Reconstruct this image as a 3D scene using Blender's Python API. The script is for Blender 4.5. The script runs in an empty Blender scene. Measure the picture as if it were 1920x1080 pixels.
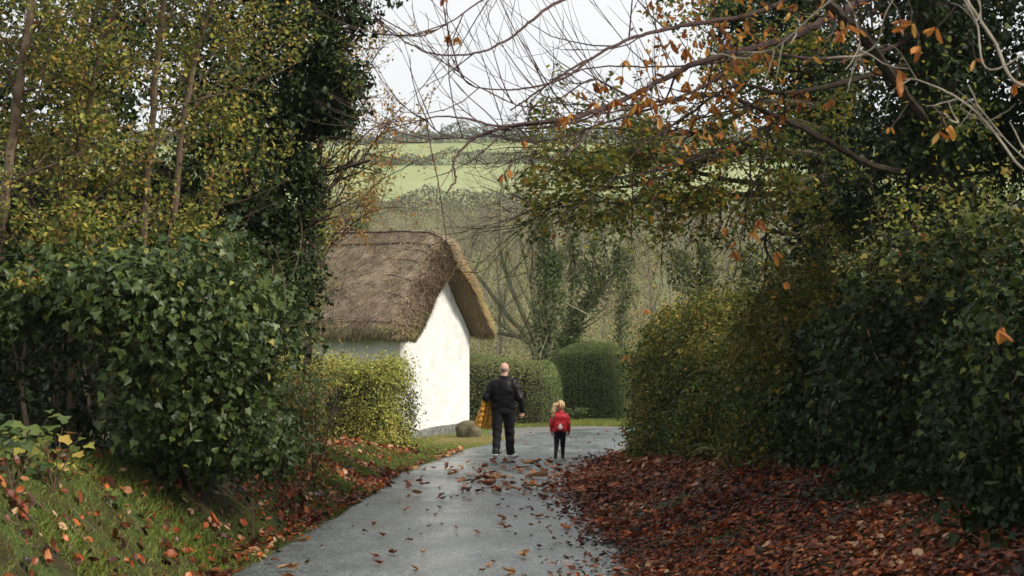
import bpy, math, random
import numpy as np
from mathutils import Vector

rng = np.random.default_rng(11)
random.seed(11)
scene = bpy.context.scene
COL = scene.collection

# ------------------------------------------------------------------ camera
FPX = 50.0 / 36.0 * 1920.0          # focal length in photo pixels
EYE = 1.65
cd = bpy.data.cameras.new("camera")
cam = bpy.data.objects.new("camera", cd)
COL.objects.link(cam)
cam.location = (0, 0, EYE)
cam.rotation_euler = (math.radians(90), 0, 0)
cd.lens = 50
cd.sensor_width = 36
cd.clip_start = 0.1
cd.clip_end = 6000
cd.dof.use_dof = True
cd.dof.focus_distance = 19
cd.dof.aperture_fstop = 4.5
scene.camera = cam


def P(px, py, Y):
    """World point seen at a photo pixel at depth Y."""
    return np.array([(px - 960) / FPX * Y, Y, EYE - (py - 540) / FPX * Y])


# ------------------------------------------------------------------ mesh builder
class MB:
    """Collects vertices and equal-sided face blocks; links ONE mesh object."""

    def __init__(self):
        self.v, self.f, self.r, self.n, self.mi = [], [], [], 0, []

    def add(self, v, f, rnd=0.5, mi=0):
        v = np.asarray(v, float).reshape(-1, 3)
        f = np.asarray(f, np.int64)
        self.v.append(v)
        self.f.append(f + self.n)
        self.r.append(np.broadcast_to(np.asarray(rnd, np.float32), (len(f),)).copy())
        self.mi.append(np.full(len(f), mi, np.int32))
        self.n += len(v)

    def mesh(self, name, mats, smooth=False):
        me = bpy.data.meshes.new(name)
        v = np.concatenate(self.v) if self.v else np.zeros((0, 3))
        me.vertices.add(len(v))
        me.vertices.foreach_set("co", v.astype(np.float32).ravel())
        loops = np.concatenate([f.ravel() for f in self.f])
        tot = np.concatenate([np.full(len(f), f.shape[1], np.int32) for f in self.f])
        st = np.concatenate([[0], np.cumsum(tot)[:-1]]).astype(np.int32)
        me.loops.add(len(loops))
        me.loops.foreach_set("vertex_index", loops.astype(np.int32))
        me.polygons.add(len(tot))
        me.polygons.foreach_set("loop_start", st)
        me.polygons.foreach_set("loop_total", tot)
        if not isinstance(mats, (list, tuple)):
            mats = [mats]
        for m in mats:
            me.materials.append(m)
        me.polygons.foreach_set("material_index", np.concatenate(self.mi))
        me.polygons.foreach_set("use_smooth", np.full(len(tot), smooth, bool))
        a = me.attributes.new("rnd", "FLOAT", "FACE")
        a.data.foreach_set("value", np.concatenate(self.r))
        me.update(calc_edges=True)
        return me

    def obj(self, name, mats, parent=None, smooth=False):
        o = bpy.data.objects.new(name, self.mesh(name, mats, smooth))
        COL.objects.link(o)
        if parent is not None:
            o.parent = parent
            o.location = -parent.location      # meshes are built in world coordinates
        return o


def tag(o, label=None, cat=None, group=None, kind=None):
    if label: o["label"] = label
    if cat: o["category"] = cat
    if group: o["group"] = group
    if kind: o["kind"] = kind
    return o


def thing(name, label, cat, loc, group=None):
    o = bpy.data.objects.new(name, None)
    COL.objects.link(o)
    o.empty_display_size = 0.2
    o.location = Vector([float(c) for c in loc])
    return tag(o, label, cat, group)


# ------------------------------------------------------------------ small maths
def nrm(a):
    a = np.asarray(a, float)
    return a / np.maximum(np.linalg.norm(a, axis=-1, keepdims=True), 1e-9)


_W = [(np.random.default_rng(100 + i).normal(size=(10, 3)), np.random.default_rng(200 + i).uniform(0, 6.28, 10)) for i in range(6)]


def lump(p, freq, seed=0):
    """Cheap smooth pseudo-noise in about -1..1."""
    w, ph = _W[seed % 6]
    p = np.asarray(p, float)
    return np.sin(p @ (w.T * freq) + ph).sum(-1) / 3.4


def sstep(t):
    t = np.clip(t, 0, 1)
    return t * t * (3 - 2 * t)


def catmull(pts, n):
    p = np.asarray(pts, float)
    p = np.vstack([2 * p[0] - p[1], p, 2 * p[-1] - p[-2]])
    out = []
    for i in range(1, len(p) - 2):
        t = np.linspace(0, 1, n, endpoint=False)[:, None]
        a, b, c, d = p[i - 1], p[i], p[i + 1], p[i + 2]
        out.append(.5 * (2 * b + (c - a) * t + (2 * a - 5 * b + 4 * c - d) * t ** 2 + (3 * b - a - 3 * c + d) * t ** 3))
    out.append(p[-2][None])
    return np.vstack(out)


def tube(mb, pts, rad, n=5, rnd=None, mi=0):
    p = np.asarray(pts, float)
    m = len(p)
    rad = np.broadcast_to(np.asarray(rad, float), (m,))
    t = nrm(np.gradient(p, axis=0))
    up = np.array([0, 0, 1.]) if abs(t[:, 2]).mean() < .8 else np.array([1., 0, 0])
    a = nrm(np.cross(t, up))
    b = np.cross(t, a)
    th = np.arange(n) * 2 * math.pi / n
    v = p[:, None] + rad[:, None, None] * (a[:, None] * np.cos(th)[None, :, None] + b[:, None] * np.sin(th)[None, :, None])
    i = np.arange(m - 1)[:, None] * n
    j = np.arange(n)[None]
    k = (j + 1) % n
    f = np.stack([i + j, i + k, i + n + k, i + n + j], -1).reshape(-1, 4)
    mb.add(v.reshape(-1, 3), f, random.random() if rnd is None else rnd, mi)


# ------------------------------------------------------------------ leaves
def _tpl(v, f):
    return np.array(v, float), [np.array(x) for x in f]


T_DIAMOND = _tpl([(0, 0, 0), (.3, .5, .07), (0, 1, 0), (-.3, .5, .07)], [[[0, 1, 2], [0, 2, 3]]])
T_OVAL = _tpl([(0, 0, 0), (.25, .28, .06), (.27, .62, .05), (0, 1, -.06), (-.27, .62, .05), (-.25, .28, .06)], [[[0, 1, 2, 3], [0, 3, 4, 5]]])
T_IVY = _tpl([(0, 0, 0), (.38, -.12, .03), (.56, .3, .05), (.27, .48, .04), (0, 1, -.1), (-.27, .48, .04), (-.56, .3, .05), (-.38, -.12, .03)],
             [[[0, 1, 2, 3, 4], [0, 4, 5, 6, 7]]])
T_TRI = _tpl([(-.04, 0, 0), (.04, 0, 0), (.015, .6, .05), (0, 1, .16)], [[[0, 1, 2], [0, 2, 3]]])
# curled dry leaf: three columns by four rows
_cv = []
for _r in range(4):
    _t = _r / 3
    _w = (.06, .34, .36, .03)[_r]
    for _c in (-1, 0, 1):
        _cv.append((_c * _w, _t - .1, .18 * abs(_c) * (1 - abs(_t - .5)) + .3 * (_t - .45) ** 2))
_cf = [[r * 3 + c, r * 3 + c + 1, r * 3 + c + 4, r * 3 + c + 3] for r in range(3) for c in range(2)]
T_CURL = _tpl(_cv, [_cf])


def add_leaves(mb, pos, normal, size, tpl=T_OVAL, jitter=.6, droop=None, rnd=None, mi=0, scale=(1, 1, 1)):
    """Scatter copies of a leaf template: normal is where the upper face looks."""
    pos = np.asarray(pos, float)
    N = len(pos)
    if N == 0:
        return
    n = nrm(np.broadcast_to(np.asarray(normal, float), (N, 3)) + rng.normal(size=(N, 3)) * jitter)
    d = rng.normal(size=(N, 3))
    if droop is not None:
        d = d * .6 + np.asarray(droop, float)
    y = nrm(d - (d * n).sum(-1, keepdims=True) * n)
    x = np.cross(y, n)
    tv, tf = tpl
    tv = tv * np.asarray(scale)
    s = np.broadcast_to(np.asarray(size, float), (N,)) * rng.uniform(.65, 1.25, N)
    bend = rng.uniform(.3, 1.7, N)
    v = (x[:, None] * tv[None, :, :1] + y[:, None] * tv[None, :, 1:2] + n[:, None] * (tv[None, :, 2:3] * bend[:, None, None])) * s[:, None, None] + pos[:, None]
    if rnd is None:
        rnd = rng.random(N)
    V = len(tv)
    off = np.arange(N)[:, None, None] * V
    base = mb.n
    first = True
    for fb in tf:
        ff = (fb[None] + off).reshape(-1, fb.shape[1])
        rr = np.repeat(rnd, len(fb))
        if first:
            mb.add(v.reshape(-1, 3), ff, rr, mi)
            first = False
        else:
            mb.f.append(ff + base); mb.r.append(rr.astype(np.float32)); mb.mi.append(np.full(len(ff), mi, np.int32))


def blob_points(blobs, n_each, depth=.5, lumpy=.3, freq=1.2, gap=None, seed=0):
    """Points through the outer part of lumpy ellipsoids, with outward normals."""
    ps, ns = [], []
    for bi, (c, r) in enumerate(blobs):
        c = np.asarray(c, float)
        r = np.broadcast_to(np.asarray(r, float), (3,))
        n = n_each[bi] if hasattr(n_each, "__len__") else n_each
        d = nrm(rng.normal(size=(n, 3)))
        q = 1 - depth * rng.random(n) ** 1.5
        p = c + d * r * (q * (1 + lumpy * lump(d * r + c, freq * 1.6, seed)))[:, None]
        nn = nrm(d / r)
        if gap is not None:
            k = lump(p, freq * 2.2, seed + 1) > gap
            p, nn = p[k], nn[k]
        ps.append(p)
        ns.append(nn)
    return np.vstack(ps), np.vstack(ns)


T_HEART = _tpl([(0, 0, 0), (.30, -.06, .04), (.42, .25, .06), (.25, .62, .03), (0, 1, -.10), (-.25, .62, .03), (-.42, .25, .06), (-.30, -.06, .04)],
               [[[0, 1, 2, 3, 4], [0, 4, 5, 6, 7]]])


def clumped(p, n, k, sigma):
    """Gather points into leafy sprigs: keep one in k and hang k leaves about it."""
    m = max(1, len(p) // k)
    q = rng.permutation(len(p))[:m]
    pp = np.repeat(p[q], k, 0) + rng.normal(size=(m * k, 3)) * sigma * np.repeat(rng.uniform(.5, 1.5, m), k)[:, None]
    nn = nrm(np.repeat(nrm(n[q] + rng.normal(size=(m, 3)) * .45), k, 0))
    tone = np.repeat(rng.normal(size=m) * .13, k)
    return pp, nn, tone


def ivy_leaves(mb, p, n, size, tone=0, up=.4, jit=.5, mid=.42, dev=.17):
    """Ivy as it grows: lobed and heart-shaped leaves of mixed size, in sprigs."""
    p, n, t = clumped(p, n, 7, size * 1.25)
    rr = np.clip(rng.normal(mid, dev, len(p)) + t + tone, 0, 1)
    h = rng.random(len(p)) < .55
    sz = size * rng.choice([.6, .8, 1.0, 1.25], len(p))
    for sel, tp in ((h, T_HEART), (~h, T_IVY)):
        add_leaves(mb, p[sel], n[sel] * .7 + [0, -.12, up], sz[sel], tp, jit, droop=(0, 0, -.8), rnd=rr[sel])


# ------------------------------------------------------------------ branching wood
def grow(mb, twigs, p, d, L, r, lvl, nchild=4, ratio=.62, spread=.8, up=.12, wig=.16, sides=(6, 5, 4, 3, 3), tmin=.25, cols=None):
    nseg = max(3, int(3 + L * 2.2)) if lvl else 4
    pts = [np.asarray(p, float)]
    d = nrm(d)
    st = L / nseg
    for i in range(nseg):
        d = nrm(d + rng.normal(size=3) * wig + np.array([0, 0, up]))
        pts.append(pts[-1] + d * st)
    pts = np.array(pts)
    rad = r * np.linspace(1, .3 if lvl else .45, nseg + 1)
    tube(mb, pts, rad, sides[min(len(sides) - 1, max(0, len(sides) - 1 - lvl))])
    if lvl <= 1:
        twigs.append(pts)
    if lvl > 0:
        for c in range(nchild):
            t = tmin + (1 - tmin) * (c + rng.random()) / nchild
            i = min(nseg - 1, int(t * nseg))
            dd = nrm(pts[i + 1] - pts[i])
            side = nrm(np.cross(dd, rng.normal(size=3)))
            nd = nrm(dd * math.cos(spread) + side * math.sin(spread))
            grow(mb, twigs, pts[i], nd, L * ratio * rng.uniform(.7, 1.2) * (1.15 - .5 * t), max(rad[i] * .6, .003), lvl - 1,
                 nchild, ratio, spread, up, wig, sides, .2)


def bough(mb, twigs, ctrl, r0, r1, n=6, sides=6, taper=.9):
    p = catmull(ctrl, n)
    p = p + rng.normal(size=p.shape) * min(.006, r0 * .12)
    rad = r1 + (r0 - r1) * np.linspace(1, 0, len(p)) ** taper
    tube(mb, p, rad, sides)
    twigs.append(p)
    return p, rad


def along(twigs, n, jit=.03):
    """n random points on a list of twig polylines."""
    k = rng.integers(0, len(twigs), n)
    out = np.empty((n, 3))
    for i, q in enumerate(k):
        p = twigs[q]
        t = rng.random() ** .7 * (len(p) - 1)
        a = min(int(t), len(p) - 2)
        out[i] = p[a] + (p[a + 1] - p[a]) * (t - a)
    return out + rng.normal(size=(n, 3)) * jit


# ------------------------------------------------------------------ materials
def new_mat(name):
    m = bpy.data.materials.new(name)
    m.use_nodes = True
    nt = m.node_tree
    for n in list(nt.nodes):
        nt.nodes.remove(n)
    return m, nt, nt.nodes, nt.links


def ramp_node(N, cols):
    r = N.new("ShaderNodeValToRGB")
    el = r.color_ramp.elements
    while len(el) > 1:
        el.remove(el[-1])
    for i, (p, c) in enumerate(cols):
        e = el[0] if i == 0 else el.new(p)
        e.position = p
        e.color = (*c, 1)
    return r


def leaf_mat(name, cols, rough=.5, trans=.3, spec=.4, const=False):
    m, nt, N, L = new_mat(name)
    at = N.new("ShaderNodeAttribute"); at.attribute_name = "rnd"
    r = ramp_node(N, cols)
    if const:
        r.color_ramp.interpolation = "CONSTANT"
    L.new(at.outputs["Fac"], r.inputs[0])
    b = N.new("ShaderNodeBsdfPrincipled")
    b.inputs["Roughness"].default_value = rough
    b.inputs["Specular IOR Level"].default_value = spec
    L.new(r.outputs[0], b.inputs["Base Color"])
    o = N.new("ShaderNodeOutputMaterial")
    if trans > 0:
        t = N.new("ShaderNodeBsdfTranslucent")
        L.new(r.outputs[0], t.inputs["Color"])
        mx = N.new("ShaderNodeMixShader"); mx.inputs[0].default_value = trans
        L.new(b.outputs[0], mx.inputs[1]); L.new(t.outputs[0], mx.inputs[2])
        L.new(mx.outputs[0], o.inputs[0])
    else:
        L.new(b.outputs[0], o.inputs[0])
    return m


def noise_mat(name, cols, scale=6, rough=.8, bump=.3, bscale=None, detail=6, stretch=(1, 1, 1), spec=.3, bdist=.02, rough_cols=None, coord="Object"):
    m, nt, N, L = new_mat(name)
    tc = N.new("ShaderNodeTexCoord")
    mp = N.new("ShaderNodeMapping"); mp.inputs["Scale"].default_value = stretch
    L.new(tc.outputs[coord], mp.inputs[0])
    nz = N.new("ShaderNodeTexNoise"); nz.inputs["Scale"].default_value = scale; nz.inputs["Detail"].default_value = detail
    L.new(mp.outputs[0], nz.inputs["Vector"])
    r = ramp_node(N, cols)
    L.new(nz.outputs["Fac"], r.inputs[0])
    b = N.new("ShaderNodeBsdfPrincipled")
    b.inputs["Roughness"].default_value = rough
    b.inputs["Specular IOR Level"].default_value = spec
    L.new(r.outputs[0], b.inputs["Base Color"])
    if bump:
        n2 = N.new("ShaderNodeTexNoise"); n2.inputs["Scale"].default_value = bscale or scale * 3; n2.inputs["Detail"].default_value = 8
        L.new(mp.outputs[0], n2.inputs["Vector"])
        bp = N.new("ShaderNodeBump"); bp.inputs["Strength"].default_value = bump; bp.inputs["Distance"].default_value = bdist
        L.new(n2.outputs["Fac"], bp.inputs["Height"]); L.new(bp.outputs[0], b.inputs["Normal"])
    o = N.new("ShaderNodeOutputMaterial")
    L.new(b.outputs[0], o.inputs[0])
    m["_principled"] = b.name
    return m


M = {}
M["bark"] = noise_mat("bark", [(.3, (.026, .019, .013)), (.7, (.075, .056, .038))], 9, .85, .5, 30)
M["bark_grey"] = noise_mat("bark_grey", [(.3, (.10, .085, .065)), (.7, (.24, .21, .165))], 9, .8, .4, 30)
M["twig_red"] = noise_mat("twig_red", [(.3, (.045, .024, .022)), (.7, (.10, .058, .05))], 9, .6, .2, 30)
M["twig_pale"] = noise_mat("twig_pale", [(.3, (.20, .165, .12)), (.7, (.42, .37, .29))], 8, .65, .3, 30)
M["twig_brown"] = noise_mat("twig_brown", [(.3, (.07, .045, .03)), (.7, (.17, .12, .08))], 9, .8, .2, 30)
M["core_shade"] = noise_mat("core_shade", [(.3, (.008, .007, .005)), (.7, (.022, .018, .012))], 5, .9, .5, 14)  # near-black colour for cores that stand in for shade inside foliage
M["ivy"] = leaf_mat("ivy_leaf", [(0, (0.0138, 0.0299, 0.00805)), (.35, (0.0391, 0.069, 0.0161)), (.7, (0.0782, 0.115, 0.0299)), (.88, (0.1495, 0.1782, 0.04025)), (1, (0.322, 0.2875, 0.0575))], .42, .2, .36)
M["ivy_dark"] = leaf_mat("ivy_dark_leaf", [(0, (.008, .018, .005)), (.5, (.020, .038, .009)), (.85, (.05, .076, .017)), (1, (.17, .18, .035))], .45, .14, .2)
M["sapling"] = leaf_mat("sapling_leaf", [(0, (.05, .075, .018)), (.3, (.11, .14, .03)), (.6, (.24, .25, .05)), (.82, (.40, .36, .08)), (.94, (.46, .28, .07)), (1, (.26, .11, .05))], .5, .38, .2)
M["hazel"] = leaf_mat("hazel_leaf", [(0, (.14, .15, .04)), (.3, (.34, .27, .06)), (.6, (.50, .31, .06)), (.85, (.45, .18, .04)), (1, (.24, .08, .03))], .5, .4, .3)
M["bramble"] = leaf_mat("bramble_leaf", [(0, (.045, .08, .02)), (.5, (.11, .15, .03)), (.8, (.22, .22, .045)), (.92, (.38, .26, .05)), (1, (.30, .10, .03))], .45, .3, .4)
M["yhedge"] = leaf_mat("yellow_hedge_leaf", [(0, (0.0575, 0.072, 0.018)), (.35, (0.1955, 0.228, 0.04)), (.7, (0.391, 0.396, 0.075)), (.92, (0.552, 0.504, 0.12)), (1, (0.299, 0.156, 0.05))], .45, .3, .4)
M["boxhedge"] = leaf_mat("clipped_hedge_leaf", [(0, (0.065, 0.091, 0.026)), (.5, (0.143, 0.1885, 0.052)), (.85, (0.26, 0.299, 0.0975)), (1, (0.39, 0.39, 0.156))], .5, .25, .35)
M["thorn"] = leaf_mat("thorn_hedge_leaf", [(0, (0.01792, 0.03136, 0.00784)), (.35, (0.0504, 0.07392, 0.01568)), (.68, (0.1232, 0.1456, 0.02688)), (.88, (0.2688, 0.2464, 0.0392)), (.97, (0.3136, 0.1904, 0.0336)), (1, (0.2912, 0.0896, 0.028))], .55, .25, .18)
M["beech"] = leaf_mat("bough_leaf", [(0, (0.042, 0.072, 0.0168)), (.35, (0.12, 0.168, 0.0312)), (.68, (0.3, 0.3, 0.054)), (.88, (0.432, 0.384, 0.054)), (.955, (0.576, 0.288, 0.036)), (1, (0.312, 0.096, 0.03))], .5, .45, .22)
M["chestnut"] = leaf_mat("chestnut_leaf", [(0, (.22, .075, .025)), (.35, (.42, .15, .035)), (.7, (.58, .26, .05)), (1, (.60, .36, .10))], .5, .35, .3)
M["litter"] = leaf_mat("litter_leaf", [(0, (0.0196, 0.01, 0.0066)), (.25, (0.07, 0.01875, 0.0099)), (.55, (0.175, 0.0375, 0.0132)), (.78, (0.322, 0.075, 0.0198)), (.91, (0.504, 0.15, 0.0308)), (.97, (0.35, 0.1625, 0.0825)), (1, (0.532, 0.325, 0.187))], .42, .1, .42)
M["grass"] = leaf_mat("grass_blade", [(0, (.075, .105, .02)), (.45, (.16, .205, .04)), (.8, (.26, .29, .06)), (1, (.40, .34, .12))], .5, .3, .3)
M["dry_grass"] = leaf_mat("dry_grass_blade", [(0, (.26, .22, .08)), (.5, (.42, .35, .15)), (1, (.5, .43, .22))], .6, .3, .2)
M["road_leaf"] = leaf_mat("road_leaf", [(0, (.05, .017, .010)), (.35, (.16, .045, .016)), (.7, (.30, .095, .028)), (.9, (.44, .17, .045)), (1, (.34, .24, .14))], .42, .12, .45)
# ------------------------------------------------------------------ terrain
_XL = np.array([(-20, -2.5), (0, -2.45), (11.6, -2.3), (14, -2.15), (16.9, -2.03), (19.5, -1.92), (22.6, -1.84), (25.9, -1.62), (29.2, -1.06), (31.5, -.40), (33.6, .15), (60, .15)])
_XR = np.array([(-20, 1.0), (0, 1.05), (11.6, 1.08), (16, 1.0), (20, .98), (22.5, 1.15), (25.9, 1.7), (29.6, 2.6), (31.8, 3.4), (60, 3.4)])
_FAR = np.array([(28, -1.68), (42, -2.17), (55, -3.6), (80, -4.6), (120, -.8), (170, 5.2), (250, 15.9), (330, 30.2), (420, 46.9), (455, 49.5), (600, 47), (2000, 30)])


def base_z(Y):
    Y = np.asarray(Y, float)
    return np.where(Y < 28, -.06 * Y, np.interp(Y, _FAR[:, 0], _FAR[:, 1]))


def xl_of(Y): return np.interp(Y, _XL[:, 0], _XL[:, 1])
def xr_of(Y): return np.interp(Y, _XR[:, 0], _XR[:, 1])


def gz(x, Y):
    x, Y = np.asarray(x, float), np.asarray(Y, float)
    z = base_z(Y)
    hl = np.interp(Y, [-20, 8, 11, 14, 18, 22, 26, 29, 32], [1.15, 1.1, 1.0, .78, .68, .55, .36, .15, 0])
    hr = np.interp(Y, [-20, 14, 20, 24, 27, 30], [.66, .64, .6, .5, .28, 0])
    dl = xl_of(Y) - x - .05
    dr = x - xr_of(Y) - .05
    wl = np.interp(Y, [10, 14, 26], [1.35, 1.25, 1.6])
    z = z + np.where(dl > 0, hl * (sstep(dl / wl) + .06 * np.clip(dl - wl, 0, 6)), 0)
    z = z + np.where(dr > 0, hr * (sstep(dr / 2.2) + .08 * np.clip(dr - 2.2, 0, 6)), 0)
    out = np.clip(np.maximum(dl, dr), 0, .8) * np.where(Y < 30, 1, .25)
    p = np.stack([x, Y, np.zeros_like(x)], -1)
    z = z + out * (.045 * lump(p, 1.7, 2) + .025 * lump(p, 4.5, 3))
    far = np.clip((Y - 60) / 80, 0, 1)
    z = z + far * (1.1 * lump(p, .012, 4) + .25 * lump(p, .06, 1))
    return z


ys = np.concatenate([np.linspace(-14, 5, 40), np.linspace(5.15, 46, 273), 46 + np.geomspace(.4, 1400, 110)])
xs_ = np.concatenate([-np.geomspace(.3, 800, 46)[::-1] - 8, np.linspace(-8, 8, 161), np.geomspace(.3, 800, 46) + 8])
XX, YY = np.meshgrid(xs_, ys)
ZZ = gz(XX, YY)
nx, ny = len(xs_), len(ys)
g = MB()
i = np.arange(ny - 1)[:, None] * nx + np.arange(nx - 1)[None]
g.add(np.stack([XX, YY, ZZ], -1).reshape(-1, 3), np.stack([i, i + 1, i + nx + 1, i + nx], -1).reshape(-1, 4))


def ground_material():
    m, nt, N, L = new_mat("ground")
    geo = N.new("ShaderNodeNewGeometry")
    sep = N.new("ShaderNodeSeparateXYZ"); L.new(geo.outputs["Position"], sep.inputs[0])
    def noise(scale, detail=6):
        n = N.new("ShaderNodeTexNoise"); n.inputs["Scale"].default_value = scale; n.inputs["Detail"].default_value = detail
        L.new(geo.outputs["Position"], n.inputs["Vector"]); return n
    n1 = noise(2.2); n2 = noise(14)
    soil = ramp_node(N, [(.3, (.030, .022, .012)), (.48, (.045, .042, .016)), (.58, (.05, .072, .02)), (.8, (.085, .12, .03))])
    L.new(n1.outputs[0], soil.inputs[0])
    verge = ramp_node(N, [(.3, (.06, .09, .025)), (.55, (.10, .14, .035)), (.75, (.17, .20, .06))])
    L.new(n2.outputs[0], verge.inputs[0])
    scrub = ramp_node(N, [(.3, (0.1275, 0.14, 0.056)), (.5, (0.187, 0.2, 0.084)), (.7, (0.238, 0.25, 0.112))])
    n4 = noise(.12); L.new(n4.outputs[0], scrub.inputs[0])
    field = ramp_node(N, [(.3, (.23, .265, .11)), (.5, (.265, .30, .13)), (.7, (.30, .325, .155))])  # pale greens put some of the distance fade into the colour
    n3 = noise(.035, 5); L.new(n3.outputs[0], field.inputs[0])
    def band(lo, hi, a, b):
        mr = N.new("ShaderNodeMapRange"); mr.inputs["From Min"].default_value = lo; mr.inputs["From Max"].default_value = hi
        L.new(sep.outputs["Y"], mr.inputs["Value"])
        mx = N.new("ShaderNodeMixRGB"); L.new(mr.outputs[0], mx.inputs[0]); L.new(a, mx.inputs[1]); L.new(b, mx.inputs[2]); return mx.outputs[0]
    c = band(26.5, 29, soil.outputs[0], verge.outputs[0])
    c = band(43, 48, c, scrub.outputs[0])
    c = band(236, 246, c, field.outputs[0])
    b = N.new("ShaderNodeBsdfPrincipled"); b.inputs["Roughness"].default_value = .9; b.inputs["Specular IOR Level"].default_value = .2
    L.new(c, b.inputs["Base Color"])
    nb = noise(30, 8); bp = N.new("ShaderNodeBump"); bp.inputs["Strength"].default_value = .6; bp.inputs["Distance"].default_value = .03
    L.new(nb.outputs[0], bp.inputs["Height"]); L.new(bp.outputs[0], b.inputs["Normal"])
    o = N.new("ShaderNodeOutputMaterial"); L.new(b.outputs[0], o.inputs[0])
    return m


tag(g.obj("ground", ground_material(), smooth=True), kind="structure")

# ------------------------------------------------------------------ wet lane
Lp = [(-2.5, -8), (-2.45, 0), (-2.42, 6), (-2.3, 11.6), (-2.15, 14), (-2.03, 16.9), (-1.92, 19.5), (-1.84, 22.6), (-1.62, 25.9), (-1.06, 29.2), (-.40, 31.5), (.15, 33.6), (1.2, 35.9), (3.2, 36.95), (5.5, 37.7), (9, 38.4), (16, 39.2)]
Rp = [(1.0, -8), (1.05, 0), (1.07, 6), (1.08, 11.6), (1.03, 14), (.99, 16.9), (.98, 19.5), (1.15, 22.6), (1.7, 25.9), (2.55, 29.2), (3.1, 30.9), (3.7, 32), (4.6, 33), (5.8, 33.7), (7.4, 34.3), (10, 34.9), (17, 35.7)]
Lc = catmull([(a, b, 0) for a, b in Lp], 12)[:, :2]
Rc = catmull([(a, b, 0) for a, b in Rp], 12)[:, :2]
w = np.linspace(0, 1, 17)
edge_j = .05 * lump(np.stack([Lc[:, 0], Lc[:, 1], 0 * Lc[:, 0]], -1), 3, 1)
Lc[:, 0] += edge_j
rd = Lc[:, None] * (1 - w)[None, :, None] + Rc[:, None] * w[None, :, None]
crown_ = .03 * (1 - (2 * w - 1) ** 2)
rz = base_z(rd[..., 1]) + .012 + crown_[None] + .006 * lump(np.concatenate([rd, 0 * rd[..., :1]], -1), 2.0, 3)
mb = MB()
a_, b_ = rd.shape[:2]
i = np.arange(a_ - 1)[:, None] * b_ + np.arange(b_ - 1)[None]
mb.add(np.concatenate([rd, rz[..., None]], -1).reshape(-1, 3), np.stack([i, i + 1, i + b_ + 1, i + b_], -1).reshape(-1, 4))


def road_z(x, Y):
    return base_z(Y) + .012 + .025


def road_material():
    m, nt, N, L = new_mat("wet_asphalt")
    geo = N.new("ShaderNodeNewGeometry")
    def noise(scale, detail=6, st=(1, 1, 1)):
        mp = N.new("ShaderNodeMapping"); mp.inputs["Scale"].default_value = st; L.new(geo.outputs["Position"], mp.inputs[0])
        n = N.new("ShaderNodeTexNoise"); n.inputs["Scale"].default_value = scale; n.inputs["Detail"].default_value = detail
        L.new(mp.outputs[0], n.inputs["Vector"]); return n
    big = noise(1.1, 9, (.8, .55, 1)); fine = noise(42, 7); mid = noise(3.2, 12, (1, .4, 1)); mid.inputs['Roughness'].default_value = .72; big.inputs['Roughness'].default_value = .68
    c1 = ramp_node(N, [(.3, (.070, .085, .088)), (.5, (.135, .153, .154)), (.72, (.24, .262, .258))]); L.new(mid.outputs[0], c1.inputs[0])
    c2 = ramp_node(N, [(.36, (.25, .25, .25)), (.5, (.9, .9, .9)), (.64, (1.7, 1.7, 1.7))]); L.new(fine.outputs[0], c2.inputs[0])
    mx = N.new("ShaderNodeMixRGB"); mx.blend_type = "MULTIPLY"; mx.inputs[0].default_value = 1
    L.new(c1.outputs[0], mx.inputs[1]); L.new(c2.outputs[0], mx.inputs[2])
    b = N.new("ShaderNodeBsdfPrincipled"); L.new(mx.outputs[0], b.inputs["Base Color"])
    rr = N.new("ShaderNodeMapRange"); rr.inputs["From Min"].default_value = .35; rr.inputs["From Max"].default_value = .68
    rr.inputs["To Min"].default_value = .17; rr.inputs["To Max"].default_value = .50
    L.new(big.outputs[0], rr.inputs["Value"]); L.new(rr.outputs[0], b.inputs["Roughness"])
    b.inputs["Specular IOR Level"].default_value = .5
    bp = N.new("ShaderNodeBump"); bp.inputs["Strength"].default_value = .8; bp.inputs["Distance"].default_value = .012
    L.new(fine.outputs[0], bp.inputs["Height"]); L.new(bp.outputs[0], b.inputs["Normal"])
    o = N.new("ShaderNodeOutputMaterial"); L.new(b.outputs[0], o.inputs[0])
    return m


tag(mb.obj("road", road_material(), smooth=True), kind="structure")

# gravel apron beside the far edge of the lane, in front of the hedges
gp = np.array([(.16, 33.75), (-.35, 33.9), (-.55, 35.2), (-.2, 36.6), (1.2, 37.6), (2.5, 37.6), (3.3, 37.05), (2.2, 36.55), (1.15, 35.95)])
cen = gp.mean(0)
ring = []
for s_ in (1.0, .66, .33):
    q = cen + (gp - cen) * s_
    q = catmull(np.c_[np.vstack([q, q[:1]]), np.zeros(len(q) + 1)], 6)[:-1, :2]
    ring.append(q)
mb = MB()
n_ = len(ring[0])
allv = np.vstack(ring + [cen[None]])
zv = base_z(allv[:, 1]) + .008 + .006 * rng.random(len(allv))
fq = [[k * n_ + j, k * n_ + (j + 1) % n_, (k + 1) * n_ + (j + 1) % n_, (k + 1) * n_ + j] for k in range(2) for j in range(n_)]
mb.add(np.c_[allv, zv], fq)
mb.f.append(np.array([[2 * n_ + j, 2 * n_ + (j + 1) % n_, 3 * n_] for j in range(n_)])); mb.r.append(np.full(n_, .5, np.float32)); mb.mi.append(np.zeros(n_, np.int32))
tag(mb.obj("gravel", noise_mat("gravel_stones", [(.3, (.08, .08, .075)), (.5, (.17, .165, .155)), (.7, (.32, .31, .29))], 28, .8, .9, 40, bdist=.03)), kind="structure")

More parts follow.
